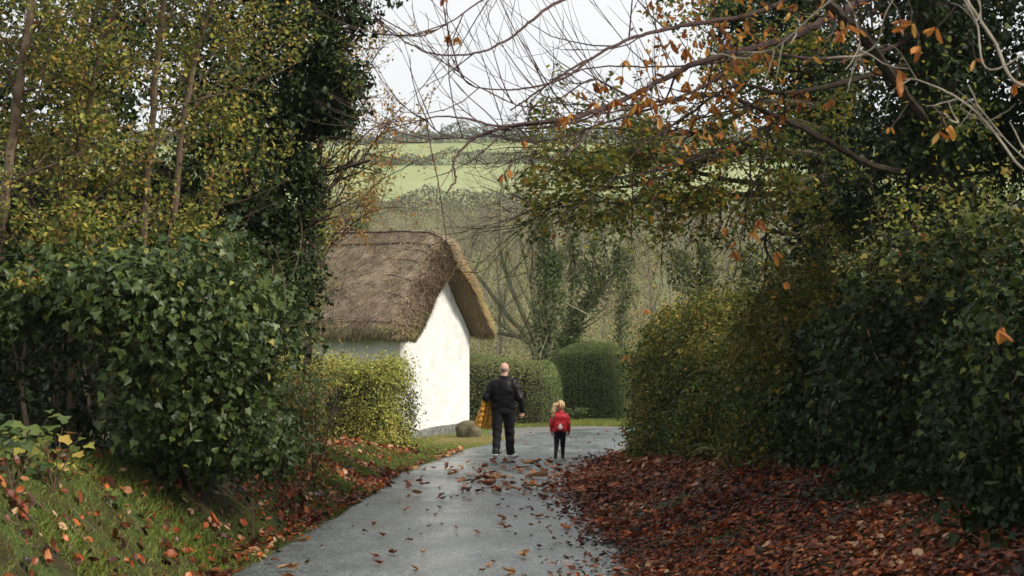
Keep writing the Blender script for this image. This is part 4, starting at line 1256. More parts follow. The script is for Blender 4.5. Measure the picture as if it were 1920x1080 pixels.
# ------------------------------------------------------------------ right: horse chestnut, mostly bare, boughs across the sky
root = thing("horse_chestnut", "bare horse chestnut on the right bank stretching long boughs with orange leaves across the sky", "tree", G(4.5, 14.2, 0))
tr = MB(); tw = []
tpath = [G(4.5, 14.2), P(1770, 520, 14.2), P(1765, 350, 14.2), P(1760, 180, 14.2), P(1745, 20, 14.2), P(1730, -200, 14.2), P(1700, -500, 14.1)]
tp, trad = bough(tr, tw, tpath, .24, .14, 8, 12)
bw = MB(); tws = []; main = []
top = tuple(P(1735, -140, 14.2))
ch = [
    ([(1740, -60, 14.2), (1640, -10, 13.8), (1560, 30, 13.3), (1480, 72, 12.8), (1390, 95, 12.5), (1290, 125, 12.2), (1180, 182, 12), (1075, 222, 11.8), (990, 232, 11.6), (935, 243, 11.5), (885, 262, 11.4), (851, 303, 11.3), (855, 335, 11.2), (838, 361, 11.1)], .07, .006, 1),
    ([(1075, 222, 11.8), (1000, 230, 11.6), (930, 236, 11.4), (880, 223, 11.2), (825, 218, 11.1), (796, 226, 11), (770, 250, 10.9)], .018, .004, 1),
    ([(935, 243, 11.5), (885, 259, 11.4), (840, 254, 11.3), (815, 243, 11.2), (798, 222, 11.1)], .01, .004, 1),
    ([(1690, -200, 14), (1560, -60, 13.4), (1430, 20, 12.8), (1300, 45, 12.3), (1190, 70, 12), (1110, 108, 11.7), (1050, 142, 11.5), (990, 185, 11.4), (958, 205, 11.3)], .034, .006, 1),
    ([(1110, 108, 11.7), (1060, 145, 11.5), (1000, 163, 11.3), (940, 168, 11.2), (880, 158, 11.1), (848, 112, 11)], .014, .004, 1),
    ([(1680, -260, 14), (1480, -140, 13.2), (1300, -60, 12.4), (1150, -30, 11.8), (1046, 4, 11.4), (1000, 36, 11.2), (955, 72, 11.1), (898, 98, 11), (820, 102, 10.9), (765, 80, 10.8), (705, 40, 10.7)], .026, .005, 1),
    ([(1150, -30, 11.8), (1000, -40, 11.3), (905, 0, 11), (852, 36, 10.8), (795, 66, 10.7), (735, 66, 10.6)], .011, .004, 1),
    ([(1730, 60, 14.2), (1640, 100, 13.8), (1530, 110, 13.4), (1430, 100, 13), (1330, 120, 12.7), (1230, 125, 12.4), (1120, 126, 12.2), (1030, 150, 12)], .026, .005, 1),
    ([(1765, 330, 14.2), (1650, 315, 14), (1560, 270, 13.7), (1450, 215, 13.3), (1350, 180, 13), (1250, 190, 12.7), (1150, 199, 12.4), (1095, 196, 12.2)], .062, .006, 0),
    ([(1560, 270, 13.7), (1470, 225, 13.4), (1390, 265, 13), (1290, 300, 12.7), (1215, 350, 12.5)], .03, .006, 0),
    ([(1755, 250, 14.2), (1690, 170, 13.4), (1620, 70, 12.6), (1545, 0, 12), (1470, -70, 11.6)], .075, .04, 0),
    ([(1740, 110, 14.2), (1600, 150, 13.6), (1480, 175, 13.2), (1380, 160, 12.8), (1290, 215, 12.5), (1210, 270, 12.2), (1160, 320, 12)], .04, .006, 0),
    ([(1180, 182, 12), (1140, 160, 11.9), (1105, 150, 11.8), (1040, 190, 11.7), (985, 200, 11.6), (940, 186, 11.5)], .013, .004, 1),
    ([(1390, 95, 12.5), (1340, 150, 12.3), (1230, 200, 12.1), (1120, 235, 11.9), (1035, 262, 11.8), (950, 262, 11.7), (905, 243, 11.6)], .02, .004, 1),
]
bare = MB()
for c, r0, r1, sky in ch:
    tgt = bare if sky else bw
    pl, rd_ = bough(tgt, main, px_path(c), r0 * (.68 if r0 > .05 else .9), r1 * 1.15, 9, 7, 1.6)
    L_ = len(pl)
    for k in range(11 if sky else 14):
        t = random.randint(int(L_ * .3), L_ - 2)
        if pl[t][0] < .35 and random.random() < .5: continue
        dd = nrm(pl[t + 1] - pl[t])
        sd_ = nrm(np.array([rng.normal() * .5, rng.normal() * .9, rng.normal() * .7 + .12]))
        grow(tgt, tws, pl[t], dd * .75 + sd_ * .8, random.uniform(.6, 1.5), min(.012, max(.0055, rd_[t] * .5)), 1, random.choice([1, 2, 3]), .5, .6, .13, .075, (3, 4, 5), .3)
tr.obj("trunk", M["bark"], root)
bw.obj("lower_boughs", M["bark"], root)
bare.obj("sky_boughs", M["twig_red"], root)
iv = MB()
ivy_on(tpath, 12000, [.45, .45, .45, .45, .5, .55, .6], .066, iv)
bl = [B(1700, 60, 15.6, 120, 120, .9), B(1830, 90, 15, 120, 140, .9), B(1860, 270, 15, 100, 130, .8), B(1700, 260, 15.8, 100, 110, .8), B(1760, -100, 15, 260, 110, 1.3), B(1640, 390, 16.4, 110, 90, .8), B(1960, 180, 14.5, 120, 250, 1)]
p, n = blob_points(bl, [2300, 2500, 2200, 2000, 2800, 1700, 2200], .8, .32, 1.4, -.5, 0)
ivy_leaves(iv, p, n, .064); ivy_leaves(iv, p, n, .055, mid=.5)
iv.obj("ivy", M["ivy_dark"], root)


def palmate(mb, at, s, stalk_to=None, n=5, open_=.7, stalks=None):
    """A withered hand of leaflets hanging from a stalk."""
    at = np.asarray(at, float)
    ax = nrm(np.array([rng.normal() * .35, rng.normal() * .35, -1]))
    a = nrm(np.cross(ax, rng.normal(size=3))); b = np.cross(ax, a)
    for k in range(n):
        th = 2 * math.pi * k / n + random.random() * .5
        d = nrm(ax + (a * math.cos(th) + b * math.sin(th)) * open_ * random.uniform(.5, 1.2))
        nn = nrm(np.cross(np.cross(d, np.array([0, 0, 1.]) + rng.normal(size=3) * .4), d))
        add_leaves(mb, [at], nn, s * random.uniform(.7, 1.1), T_CURL, .12, droop=d * 5, rnd=np.array([random.random()]), scale=(.62, 1, 1.4))
    if stalks is not None:
        q = at + np.array([rng.normal() * .05, rng.normal() * .05, .12])
        tube(mb, np.array([at, at * .5 + q * .5 + [.01, 0, .01], q]), .003, 3, .5, 1)
lv = MB(); sk = MB()
for (a, b, Y, s) in [(1255, 98, 12.1, .14), (1225, 205, 12, .13), (1290, 170, 12.2, .14), (1322, 160, 12.3, .14), (1348, 155, 12.4, .14), (1060, 236, 11.6, .13), (1048, 240, 11.5, .12), (1078, 232, 11.7, .11), (950, 335, 11.2, .10), (945, 345, 11.2, .08),
                     (845, 82, 11, .10), (858, 86, 11, .10), (800, 72, 10.8, .07), (835, 12, 10.8, .08), (1165, 160, 12, .13), (1150, 205, 11.9, .12), (1200, 215, 12, .14), (1110, 210, 11.9, .11), (1240, 165, 12.1, .13), (1400, 60, 12.6, .12), (1180, 240, 12, .13), (1300, 235, 12.5, .13), (985, 280, 11.6, .10), (1210, 130, 12, .13), (1120, 170, 11.9, .12), (1270, 215, 12.3, .14), (1390, 130, 12.6, .13), (1340, 215, 12.6, .13), (1185, 195, 12, .12), (1215, 185, 12, .12), (1265, 145, 12.2, .12), (1235, 235, 12.1, .11), (1310, 190, 12.4, .12), (1360, 100, 12.5, .12), (1285, 110, 12.2, .11), (1140, 180, 11.9, .11), (1175, 130, 12, .1), (1420, 115, 12.7, .12), (1090, 190, 11.8, .1), (1370, 190, 12.6, .12),
                     (1425, 430, 13, .15), (1415, 450, 13, .14), (1460, 490, 13, .12), (1375, 490, 12.8, .13), (1490, 25, 12, .12), (1382, 8, 12, .1), (1560, 205, 12.6, .13), (1500, 210, 12.6, .11), (1470, 545, 13.2, .12)]:
    palmate(lv, P(a + random.uniform(-4, 4), b - 14, Y), s * .85, n=random.choice([3, 4, 5]), stalks=sk)
a = along(tws, 1500, .03); a = a[a[:, 0] > 1.0 + .5 * rng.random(len(a))]
add_leaves(lv, a, [0, -.5, .5], .068, T_CURL, .8, droop=(0, 0, -1), scale=(.7, 1, 1.3))
lv.obj("orange_leaves", [M["chestnut"], M["twig_red"]], root)

# ------------------------------------------------------------------ right: yellow-green shrub above the ivy hedge
root = thing("yellow_leaved_shrub", "upright shrub with bright yellow-green leaves rising above the ivy hedge on the right", "shrub", G(4.35, 13.2, 0))
bl = [B(1720, 450, 12.8, 110, 70, .6), B(1830, 430, 12.4, 100, 80, .6), B(1640, 510, 13.4, 80, 50, .5), B(1900, 470, 11.6, 80, 70, .5), B(1690, 370, 13, 45, 80, .4), B(1850, 350, 12.6, 60, 70, .4), B(1760, 520, 12.4, 120, 40, .5)]
p, n = blob_points(bl, [700, 700, 450, 400, 300, 300, 600], .9, .35, 2, -.3, 3)
lv = MB(); add_leaves(lv, p, n * .4 + [0, -.2, .8], .052, T_OVAL, .65)
st = MB(); tws = []
for k in range(24):
    b = P(random.uniform(1600, 1920), 620, 12.9); b[2] = float(gz(b[0], b[1])) + .6
    grow(st, tws, b, np.array([rng.normal() * .22, rng.normal() * .2, 1]), random.uniform(1.0, 1.7), .013, 1, 6, .5, .55, .12, .09)
add_leaves(lv, along(tws, 1700, .04), [0, -.2, 1], .05, T_OVAL, .7)
lv.obj("foliage", M["yhedge"], root); st.obj("stems", M["twig_brown"], root)

# ------------------------------------------------------------------ right: near pale branches, trunk just out of frame
root = thing("pale_branched_tree", "pale bare branches with large orange leaves hanging in from the top right corner", "tree", G(4.3, 6.6, 0))
tr = MB(); tw = []
bough(tr, tw, [G(4.3, 6.6), np.array([4.25, 6.6, 1.6]), np.array([4.15, 6.6, 3.4]), np.array([3.9, 6.6, 5.2])], .15, .09, 6, 10)
bw = MB(); tws = []
for c, r0, r1 in [([(2500, -300, 6.6), (2150, 40, 6.6), (1930, 160, 6.7), (1860, 70, 6.8), (1800, -20, 6.9)], .024, .012), ([(2350, 120, 6.6), (2100, 330, 6.6), (1940, 330, 6.7), (1850, 230, 6.8), (1790, 180, 6.9), (1720, 150, 7), (1690, 150, 7)], .02, .006),
                  ([(2300, 60, 6.6), (2050, 370, 6.6), (1925, 300, 6.7), (1830, 195, 6.8)], .014, .005), ([(2000, -400, 6.7), (1800, -160, 6.8), (1560, 0, 6.9), (1480, 70, 7), (1440, 95, 7.1), (1390, 98, 7.1)], .018, .005),
                  ([(1900, -380, 6.7), (1760, -120, 6.8), (1668, 10, 6.9), (1645, 80, 7), (1610, 110, 7), (1590, 160, 7.05)], .011, .004), ([(1700, -200, 6.9), (1590, -40, 7), (1603, 30, 7), (1612, 80, 7), (1613, 120, 7)], .008, .003),
                  ([(1850, 230, 6.8), (1800, 200, 6.8), (1830, 190, 6.8), (1800, 235, 6.8), (1797, 228, 6.8)], .005, .003), ([(1720, 150, 7), (1680, 90, 7), (1650, 85, 7)], .005, .003), ([(2100, -50, 6.6), (1870, 130, 6.7), (1830, 40, 6.8), (1790, -30, 6.8)], .013, .007)]:
    bough(bw, tws, px_path(c), r0 * .38, r1 * .5, 9, 6)
for k in range(26):
    pl = random.choice(tws); t = random.randint(len(pl) // 2, len(pl) - 2)
    grow(bw, tw, pl[t], nrm(pl[t + 1] - pl[t]) + rng.normal(size=3) * .5, random.uniform(.12, .3), .004, 0, 2, .6, .6, .05, .2, (3, 3, 3))
tr.obj("trunk", M["bark_grey"], root)
bw.obj("branches", M["twig_pale"], root)
lv = MB(); sk = MB()
for (a, b, s, n) in [(1582, 62, .10, 3), (1612, 60, .09, 2), (1690, 42, .10, 3), (1708, 48, .12, 3), (1752, 58, .10, 3), (1680, 140, .14, 2), (1722, 92, .10, 2), (1776, 242, .11, 2), (1760, 252, .1, 2), (1830, 115, .08, 2), (1878, 620, .13, 2), (1590, 52, .1, 2), (1900, 165, .08, 2), (1670, 240, .07, 2)]:
    palmate(lv, P(a, b, 6.95), s * .8, n=n, open_=.9, stalks=sk)
lv.obj("orange_leaves", [M["chestnut"], M["twig_red"]], root)
# dead chestnut leaves caught in the thorn hedge
lv = MB()
for (a, b, Y) in [(1222, 582, 26.2), (1262, 588, 25.6), (1256, 580, 25.4), (1232, 622, 26), (1245, 640, 25.5), (1186, 668, 26.6), (1280, 760, 24), (1345, 640, 22.5)]:
    palmate(lv, P(a, b, Y) - [.12, .15, 0], .15, n=4, stalks=lv)
lv.obj("caught_leaves", [M["chestnut"], M["twig_red"]], thorn_root)

# unseen tree added beside and above the frame to darken the hedges and bank
root = thing("unseen_shade_tree", "unseen leafy tree behind the right-hand ivy hedge, added to shade the bank", "tree", G(6.6, 11.0, 0))
tr = MB(); tw = []
tp, trad = bough(tr, tw, [G(6.6, 11), np.array([6.5, 11, 2.5]), np.array([6.2, 11, 5]), np.array([5.6, 11, 7.5])], .24, .12, 8, 10)
bw = MB(); tws = []
for k in range(16):
    t = random.randint(len(tp) // 2, len(tp) - 2)
    grow(bw, tws, tp[t], np.array([rng.normal() - .6, rng.normal(), .5]), random.uniform(1.5, 2.6), .05, 2, 4, .6, .6, .05, .12)
tr.obj("trunk", M["bark"], root); bw.obj("branches", M["bark"], root)
p, n = blob_points([((6.0, 8.5, 6.2), (1.8, 2.6, 1.3)), ((6.6, 12.5, 6.6), (2.0, 2.4, 1.5)), ((6.6, 9, 4.6), (1.6, 3, 1.7)), ((6.3, 13, 3.6), (1.2, 2.2, 1.8))], [2200, 2400, 3000, 2500], .8, .3, .8, -.45, 1)
lv = MB(); add_leaves(lv, p, n * .4 + [0, 0, .8], .10, T_OVAL, .6); lv.obj("crown", M["ivy_dark"], root)
# ------------------------------------------------------------------ trees beyond the hedges
M["far_ivy"] = leaf_mat("far_ivy_leaf", [(0, (.045, .065, .022)), (.5, (.095, .125, .042)), (1, (.19, .21, .08))], .6, .25, .2)
M["moss_bark"] = noise_mat("mossy_bark", [(.3, (.11, .11, .06)), (.7, (.24, .23, .14))], 5, .85, .3, 20)
def valley_tree(label, stems, r0, ivy_n, ivy_r, nside, Y, side_len=(1.2, 2.6), mat="moss_bark"):
    b = P(stems[0][0][0], stems[0][0][1], Y)
    base = np.array([b[0], Y, float(gz(b[0], Y)) - .1])
    root = thing("valley_tree", label, "tree", base, "half-bare trees in the valley behind the hedges")
    tr = MB(); tws = []; iv = MB()
    for c in stems:
        path = [base] + [P(q[0], q[1], Y + (q[2] if len(q) > 2 else 0)) for q in c]
        pl, rd_ = bough(tr, tws, path, r0, r0 * .3, 8, 7)
        for k in range(nside):
            t = random.randint(int(len(pl) * .3), len(pl) - 2)
            dd = nrm(pl[t + 1] - pl[t]); s_ = nrm(rng.normal(size=3) * np.array([1, .6, .6]) + [0, 0, .35])
            grow(tr, tws, pl[t], dd * .5 + s_, random.uniform(*side_len), max(.014, rd_[t] * .4), 2, 4, .6, .55, .05, .13, (3, 3, 4))
        if ivy_n:
            ivy_on(path[:-1] if len(path) > 3 else path, int(ivy_n * 1.3), [q_ * .55 for q_ in ivy_r], .085, iv, .6)
    tr.obj("trunk", M[mat], root)
    if ivy_n:
        iv.obj("ivy", M["far_ivy"], root)


valley_tree("bare leaning tree between the cottage gable and the ivy column, many thin branches", [[(1005, 655), (985, 600), (955, 530), (940, 470), (938, 400), (942, 330)], [(1000, 655), (950, 590), (880, 500), (800, 440)], [(1010, 650), (1000, 560), (985, 480), (965, 400)], [(1000, 655), (940, 625), (890, 625)]], .11, 0, [], 12, 47)
valley_tree("tall ivy column with a dark straight stem, left of centre behind the hedges", [[(1022, 680), (1020, 560), (1022, 470), (1015, 400), (1022, 330)], [(1030, 680), (1040, 560), (1042, 470), (1035, 410)]], .12, 2600, [.3, .5, .6, .55, .4], 10, 46)
valley_tree("twin-stemmed ivied tree leaning right, behind the taller hedge", [[(1050, 680), (1085, 590), (1110, 530), (1115, 450), (1118, 380)], [(1055, 680), (1100, 580), (1150, 520), (1165, 460), (1170, 410)], [(1060, 680), (1075, 540), (1070, 440), (1080, 360)]], .13, 2100, [.4, .5, .55, .6, .45], 11, 48)
valley_tree("dark ivied trunk behind the left end of the thorn hedge", [[(1165, 640), (1170, 550), (1180, 480), (1176, 430)]], .13, 2600, [.5, .6, .7, .6, .4], 9, 52)
valley_tree("slim tree with trailing ivy above the thorn hedge top, left of the dark trunk", [[(1330, 640), (1325, 540), (1320, 460), (1322, 380)], [(1330, 640), (1290, 540), (1265, 470), (1240, 400)]], .10, 1800, [.4, .45, .5, .4], 10, 40)
valley_tree("pair of thin ivied stems above the thorn hedge, beside the dark ivy-smothered trunk", [[(1400, 640), (1405, 540), (1412, 460), (1420, 380)], [(1410, 640), (1450, 540), (1470, 470), (1480, 400)]], .10, 1700, [.4, .45, .5, .4], 10, 38)
valley_tree("low ivied bush-like tree showing above the cottage ridge at left", [[(672, 470), (674, 440), (676, 415), (676, 400)]], .12, 1500, [.8, .8, .7, .5], 8, 62)

# pale thin tree standing in the scrub, in front of the field
def pale_tree(px_, py0, py1, Y, label, spread=.55, r=.10, n=16):
    b = P(px_, py0, Y); base = np.array([b[0], Y, float(gz(b[0], Y)) - .1])
    root = thing("bare_tree", label, "tree", base, "bare trees on the far slope")
    tr = MB(); tws = []
    topp = P(px_, py1, Y)
    pl, rd_ = bough(tr, tws, [base, base * .5 + topp * .5 + [.2, 0, 0], topp], r, r * .25, 8, 5)
    H = topp[2] - base[2]
    for k in range(n):
        t = random.randint(int(len(pl) * .25), len(pl) - 2)
        grow(tr, tws, pl[t], np.array([rng.normal() * spread, rng.normal() * spread, .9]), H * random.uniform(.2, .38), max(.025, rd_[t] * .5), 2, 4, .6, .5, .05, .12, (3, 3, 4))
    tr.obj("trunk", M["bark_grey"], root)
for (a, b, c, Y, lb) in [(905, 470, 395, 105, "small pale bare tree in the scrub under the dark field hedge"), (1000, 440, 280, 120, "tall pale bare tree in front of the green field, left of the leafy boughs"), (965, 430, 300, 125, "slim pale bare tree in front of the field, beside the tall one"), (1250, 560, 430, 75, "bare tree with arching pale stem above the thorn hedge"),
                     (1060, 420, 330, 130, "bare tree half hidden by the leafy boughs"), (1290, 520, 400, 95, "bare tree seen between hanging boughs over the thorn hedge"), (1130, 480, 370, 100, "bare tree behind the ivied trees"), (870, 560, 440, 70, "bare grey tree just beyond the gable peak"), (930, 600, 470, 62, "bare grey tree in the scrub right of the thatched verge"), (1215, 600, 470, 64, "slim bare tree rising behind the left end of the thorn hedge"), (1360, 560, 430, 66, "bare tree behind the slim ivied stems"), (760, 430, 385, 140, "small bare tree just above the cottage ridge")]:
    pale_tree(a, b, c, Y, lb)
for (a, top, Y, lb) in [(828, 236, 425, "faint bare tree on the skyline, left"), (1042, 212, 425, "faint poplar-shaped bare tree on the skyline, behind the chestnut twigs"), (740, 240, 430, "faint bare tree on the skyline at the edge of the golden hazel")]:
    pale_tree(a, 256, top, Y, lb, .35, .25, 22)

# ------------------------------------------------------------------ field hedgerows
M["hedgerow"] = leaf_mat("hedgerow_leaf", [(0, (0.0625, 0.075, 0.04375)), (.5, (0.1063, 0.125, 0.06875)), (.85, (0.15, 0.1688, 0.0875)), (1, (0.2, 0.1938, 0.1125))], .8, .1, .2)
def field_hedge(label, x0, x1, Y0, Y1, h, n, lumpy=.5, size=.8):
    xs = rng.uniform(x0, x1, n); t = (xs - x0) / (x1 - x0)
    Yh = Y0 + (Y1 - Y0) * t + rng.normal(size=n) * .9 + 3 * np.sin(xs * .03)
    q = np.stack([xs, Yh, 0 * xs], -1)
    hh = h * (1 + lumpy * lump(np.stack([xs, 0 * xs, 0 * xs], -1), .16, 2) + .35 * lump(np.stack([xs, 0 * xs, 0 * xs], -1), .6, 3))
    z = gz(xs, Yh) + np.clip(hh, .5, 99) * rng.random(n) ** .8
    mb = MB()
    add_leaves(mb, np.stack([xs, Yh, z], -1), [0, -.5, .8], size, T_DIAMOND, .9, scale=(1.5, 1, 1))
    o = mb.obj("field_hedgerow", M["hedgerow"])
    tag(o, label, "hedgerow")
field_hedge("dark bushy hedgerow along the bottom of the green field", -120, 160, 246, 240, 3.0, 50000, .55, .34)
field_hedge("thin dark hedgerow between the two green fields", -140, 190, 338, 346, 2.8, 44000, .45, .4)
field_hedge("long hedgerow below the skyline at the top of the upper field", -200, 260, 402, 402, 4.2, 60000, .3, .5)
field_hedge("low hedgerow along the skyline of the far hill", -220, 300, 448, 452, 2.0, 36000, .35, .42)

# ------------------------------------------------------------------ scrub wood on the valley side
M["scrub"] = leaf_mat("scrub_twig", [(0, (.09, .07, .055)), (.15, (.20, .16, .125)), (.32, (.27, .24, .16)), (.47, (.23, .22, .115)), (.6, (.18, .18, .07)), (.75, (.13, .15, .055)), (.86, (.07, .085, .03)), (.9, (.30, .19, .08)), (1, (.38, .22, .07))], .9, .2, .1)
mb = MB()
NP = 6600
Ys = np.concatenate([50 + 192 * rng.random(5200) ** .8, 47 + 30 * rng.random(1400)])
xs = (rng.uniform(-420, 2500, NP) - 960) / FPX * Ys * 1.1
q = np.stack([xs, Ys, 0 * xs], -1)
zs = gz(xs, Ys)
hs = np.interp(Ys, [50, 80, 240], [2.6, 3.4, 2.6]) * rng.uniform(.5, 1.4, NP) * (1 + .3 * lump(q, .08, 1))
zone = np.clip(.40 + .24 * lump(q, .05, 4) + .1 * lump(q, .2, 2) + rng.normal(size=NP) * .2, 0, 1)
zone = np.where(Ys < 180, np.clip(zone + .12, 0, .84), zone)
zone = np.where(Ys < 95, np.clip(.62 + .15 * lump(q, .11, 3) + rng.normal(size=NP) * .13, 0.1, .86), zone)
zone = np.where((np.abs(Ys - 118) < 14) & (rng.random(NP) < .4), rng.uniform(.86, 1, NP), zone)
NB = 15
bx = np.repeat(np.stack([xs, Ys, zs - .1], -1), NB, 0)
hb = np.repeat(hs, NB) * rng.uniform(.5, 1.1, NP * NB)
dv = nrm(np.stack([rng.normal(size=NP * NB) * .8, rng.normal(size=NP * NB) * .8, np.ones(NP * NB)], -1))
start = bx + dv * (hb * rng.uniform(0, .5, NP * NB))[:, None] + rng.normal(size=(NP * NB, 3)) * np.array([.5, .5, 0])
sd = nrm(np.cross(dv, rng.normal(size=dv.shape)))
wd = (np.repeat(Ys, NB) *   .0002 * rng.uniform(.6, 1.6, NP * NB))[:, None]
tip = start + dv * (hb * .42)[:, None] + rng.normal(size=dv.shape) * .15
v = np.stack([start - sd * wd, start + sd * wd, tip + sd * wd * .3, tip - sd * wd * .3], 1)
mb.add(v.reshape(-1, 3), np.arange(NP * NB * 4).reshape(-1, 4), np.clip(np.repeat(zone, NB) + rng.normal(size=NP * NB) * .05, 0, 1))
NL = 90
bx = np.repeat(np.stack([xs, Ys, zs], -1), NL, 0)
pl = bx + np.stack([rng.normal(size=NP * NL) * .75, rng.normal(size=NP * NL) * .75, np.repeat(hs, NL) * (1 - rng.random(NP * NL) ** 1.6) * .85], -1)
add_leaves(mb, pl, [0, -.3, .8], np.repeat(Ys, NL) * .0010 + .04, T_DIAMOND, .9, rnd=np.clip(np.repeat(np.clip(zone + rng.normal(size=NP) * .12, 0, .88), NL) + .04 + rng.normal(size=NP * NL) * .05, 0, 1))
tag(mb.obj("scrub_wood", M["scrub"]), kind="stuff")

# ------------------------------------------------------------------ damp valley air
bx0, bx1 = np.array([-830, -20, -10.]), np.array([830, 1470, 62.])
hv = np.array([[(bx0, bx1)[a][0], (bx0, bx1)[b][1], (bx0, bx1)[c][2]] for a in (0, 1) for b in (0, 1) for c in (0, 1)])
mb = MB(); mb.add(hv, [[0, 1, 3, 2], [4, 6, 7, 5], [0, 4, 5, 1], [2, 3, 7, 6], [0, 2, 6, 4], [1, 5, 7, 3]])
m, nt, N, L = new_mat("haze")
pv = N.new("ShaderNodeVolumePrincipled"); pv.inputs["Color"].default_value = (.93, .95, .97, 1); pv.inputs["Density"].default_value = .0003; pv.inputs["Anisotropy"].default_value = .2
o_ = N.new("ShaderNodeOutputMaterial"); L.new(pv.outputs[0], o_.inputs["Volume"])
tag(mb.obj("haze", m), kind="stuff")
# ------------------------------------------------------------------ figures: smooth-blended solids turned into one surface
class SDF:
    def __init__(self, lo, hi, h):
        self.lo = np.array(lo, float); self.h = h
        self.n = np.ceil((np.array(hi) - self.lo) / h).astype(int) + 1
        self.D = np.full(self.n, 1.0)

    def _sub(self, a, b, m):
        i0 = np.clip(np.floor((np.minimum(a, b) - m - self.lo) / self.h).astype(int), 0, self.n - 1)
        i1 = np.clip(np.ceil((np.maximum(a, b) + m - self.lo) / self.h).astype(int) + 1, 1, self.n)
        ax = [self.lo[k] + self.h * np.arange(i0[k], i1[k]) for k in range(3)]
        return tuple(slice(i0[k], i1[k]) for k in range(3)), ax

    def _min(self, sl, d, k):
        D = self.D[sl]
        h = np.clip(.5 + .5 * (D - d) / k, 0, 1)
        self.D[sl] = D * (1 - h) + d * h - k * h * (1 - h)

    def cap(self, p1, p2, r1, r2, k=.03, flat=(1, 1, 1)):
        """Tapered limb; flat squeezes it along an axis."""
        p1, p2 = np.array(p1, float), np.array(p2, float)
        fl = np.array(flat, float)
        sl, ax = self._sub(p1, p2, max(r1, r2) * max(1, fl.max()) + 2 * k + 3 * self.h)
        X = np.stack(np.meshgrid(*ax, indexing="ij"), -1)
        a, b = p1 / fl, p2 / fl
        q = X / fl
        ab = b - a
        t = np.clip(((q - a) @ ab) / max(ab @ ab, 1e-9), 0, 1)
        d = (np.linalg.norm(q - a - t[..., None] * ab, axis=-1) - (r1 + (r2 - r1) * t)) * min(1, fl.min() + .1)
        self._min(sl, d, k)

    def ell(self, c, r, k=.03, rot=0):
        c, r = np.array(c, float), np.array(r, float)
        m = r.max() + 2 * k + 3 * self.h
        sl, ax = self._sub(c - 0, c + 0, m)
        X = np.stack(np.meshgrid(*ax, indexing="ij"), -1) - c
        if rot:
            cs, sn = math.cos(rot), math.sin(rot)
            X = np.stack([X[..., 0] * cs + X[..., 1] * sn, -X[..., 0] * sn + X[..., 1] * cs, X[..., 2]], -1)
        k0 = np.linalg.norm(X / r, axis=-1); k1 = np.linalg.norm(X / r ** 2, axis=-1)
        self._min(sl, k0 * (k0 - 1) / np.maximum(k1, 1e-6), k)

    def box(self, c, half, rnd, k=.02):
        c, half = np.array(c, float), np.array(half, float)
        sl, ax = self._sub(c - half, c + half, rnd + 2 * k + 3 * self.h)
        X = np.abs(np.stack(np.meshgrid(*ax, indexing="ij"), -1) - c) - (half - rnd)
        d = np.linalg.norm(np.maximum(X, 0), axis=-1) + np.minimum(X.max(-1), 0) - rnd
        self._min(sl, d, k)

    def wrinkle(self, fn):
        ax = [self.lo[k] + self.h * np.arange(self.n[k]) for k in range(3)]
        m = np.abs(self.D) < .05
        idx = np.argwhere(m)
        p = self.lo + idx * self.h
        self.D[m] += fn(p)

    def surface(self):
        D = self.D; s = D < 0
        nx_, ny_, nz_ = D.shape
        offs = [(a, b, c) for a in (0, 1) for b in (0, 1) for c in (0, 1)]
        def C(A, o): return A[o[0]:nx_ - 1 + o[0], o[1]:ny_ - 1 + o[1], o[2]:nz_ - 1 + o[2]]
        cnt = sum(C(s, o).astype(np.int8) for o in offs)
        act = (cnt > 0) & (cnt < 8)
        ii = np.argwhere(act)
        pos = np.zeros((len(ii), 3)); num = np.zeros(len(ii))
        cd_ = {o: D[ii[:, 0] + o[0], ii[:, 1] + o[1], ii[:, 2] + o[2]] for o in offs}
        for a in offs:
            for k in range(3):
                if a[k] == 0:
                    b = list(a); b[k] = 1; b = tuple(b)
                    da, db = cd_[a], cd_[b]
                    m = (da < 0) != (db < 0)
                    t = np.where(m, da / np.where(m, da - db, 1), 0)
                    pos += m[:, None] * (np.array(a) + (np.array(b) - np.array(a)) * t[:, None]); num += m
        pos = (ii + pos / num[:, None]) * self.h + self.lo
        idx = np.full(act.shape, -1); idx[tuple(ii.T)] = np.arange(len(ii))
        quads = []
        for k in range(3):
            o1, o2 = [(1, 2), (2, 0), (0, 1)][k]
            sl0 = [slice(1, -1)] * 3; sl1 = [slice(1, -1)] * 3
            sl0[k] = slice(0, -1); sl1[k] = slice(1, None)
            A, Bv = s[tuple(sl0)], s[tuple(sl1)]
            e = np.argwhere(A != Bv)
            ins = A[tuple(e.T)]
            e = e + 1; e[:, k] -= 1
            def cell(d1, d2):
                q = e.copy(); q[:, o1] -= d1; q[:, o2] -= d2
                return idx[tuple(q.T)]
            f = np.stack([cell(1, 1), cell(0, 1), cell(0, 0), cell(1, 0)], -1)
            f = np.where(ins[:, None], f, f[:, ::-1])
            quads.append(f[(f >= 0).all(1)])
        return pos, np.vstack(quads)

    def obj(self, name, mat, parent, rnd=.5, sub=None):
        v, f = self.surface()
        mb = MB(); mb.add(v + np.array(parent.location), f, rnd)
        o = mb.obj(name, mat, parent, smooth=True)
        if sub is not None:
            o.parent = sub; o.location = (0, 0, 0)
        return o


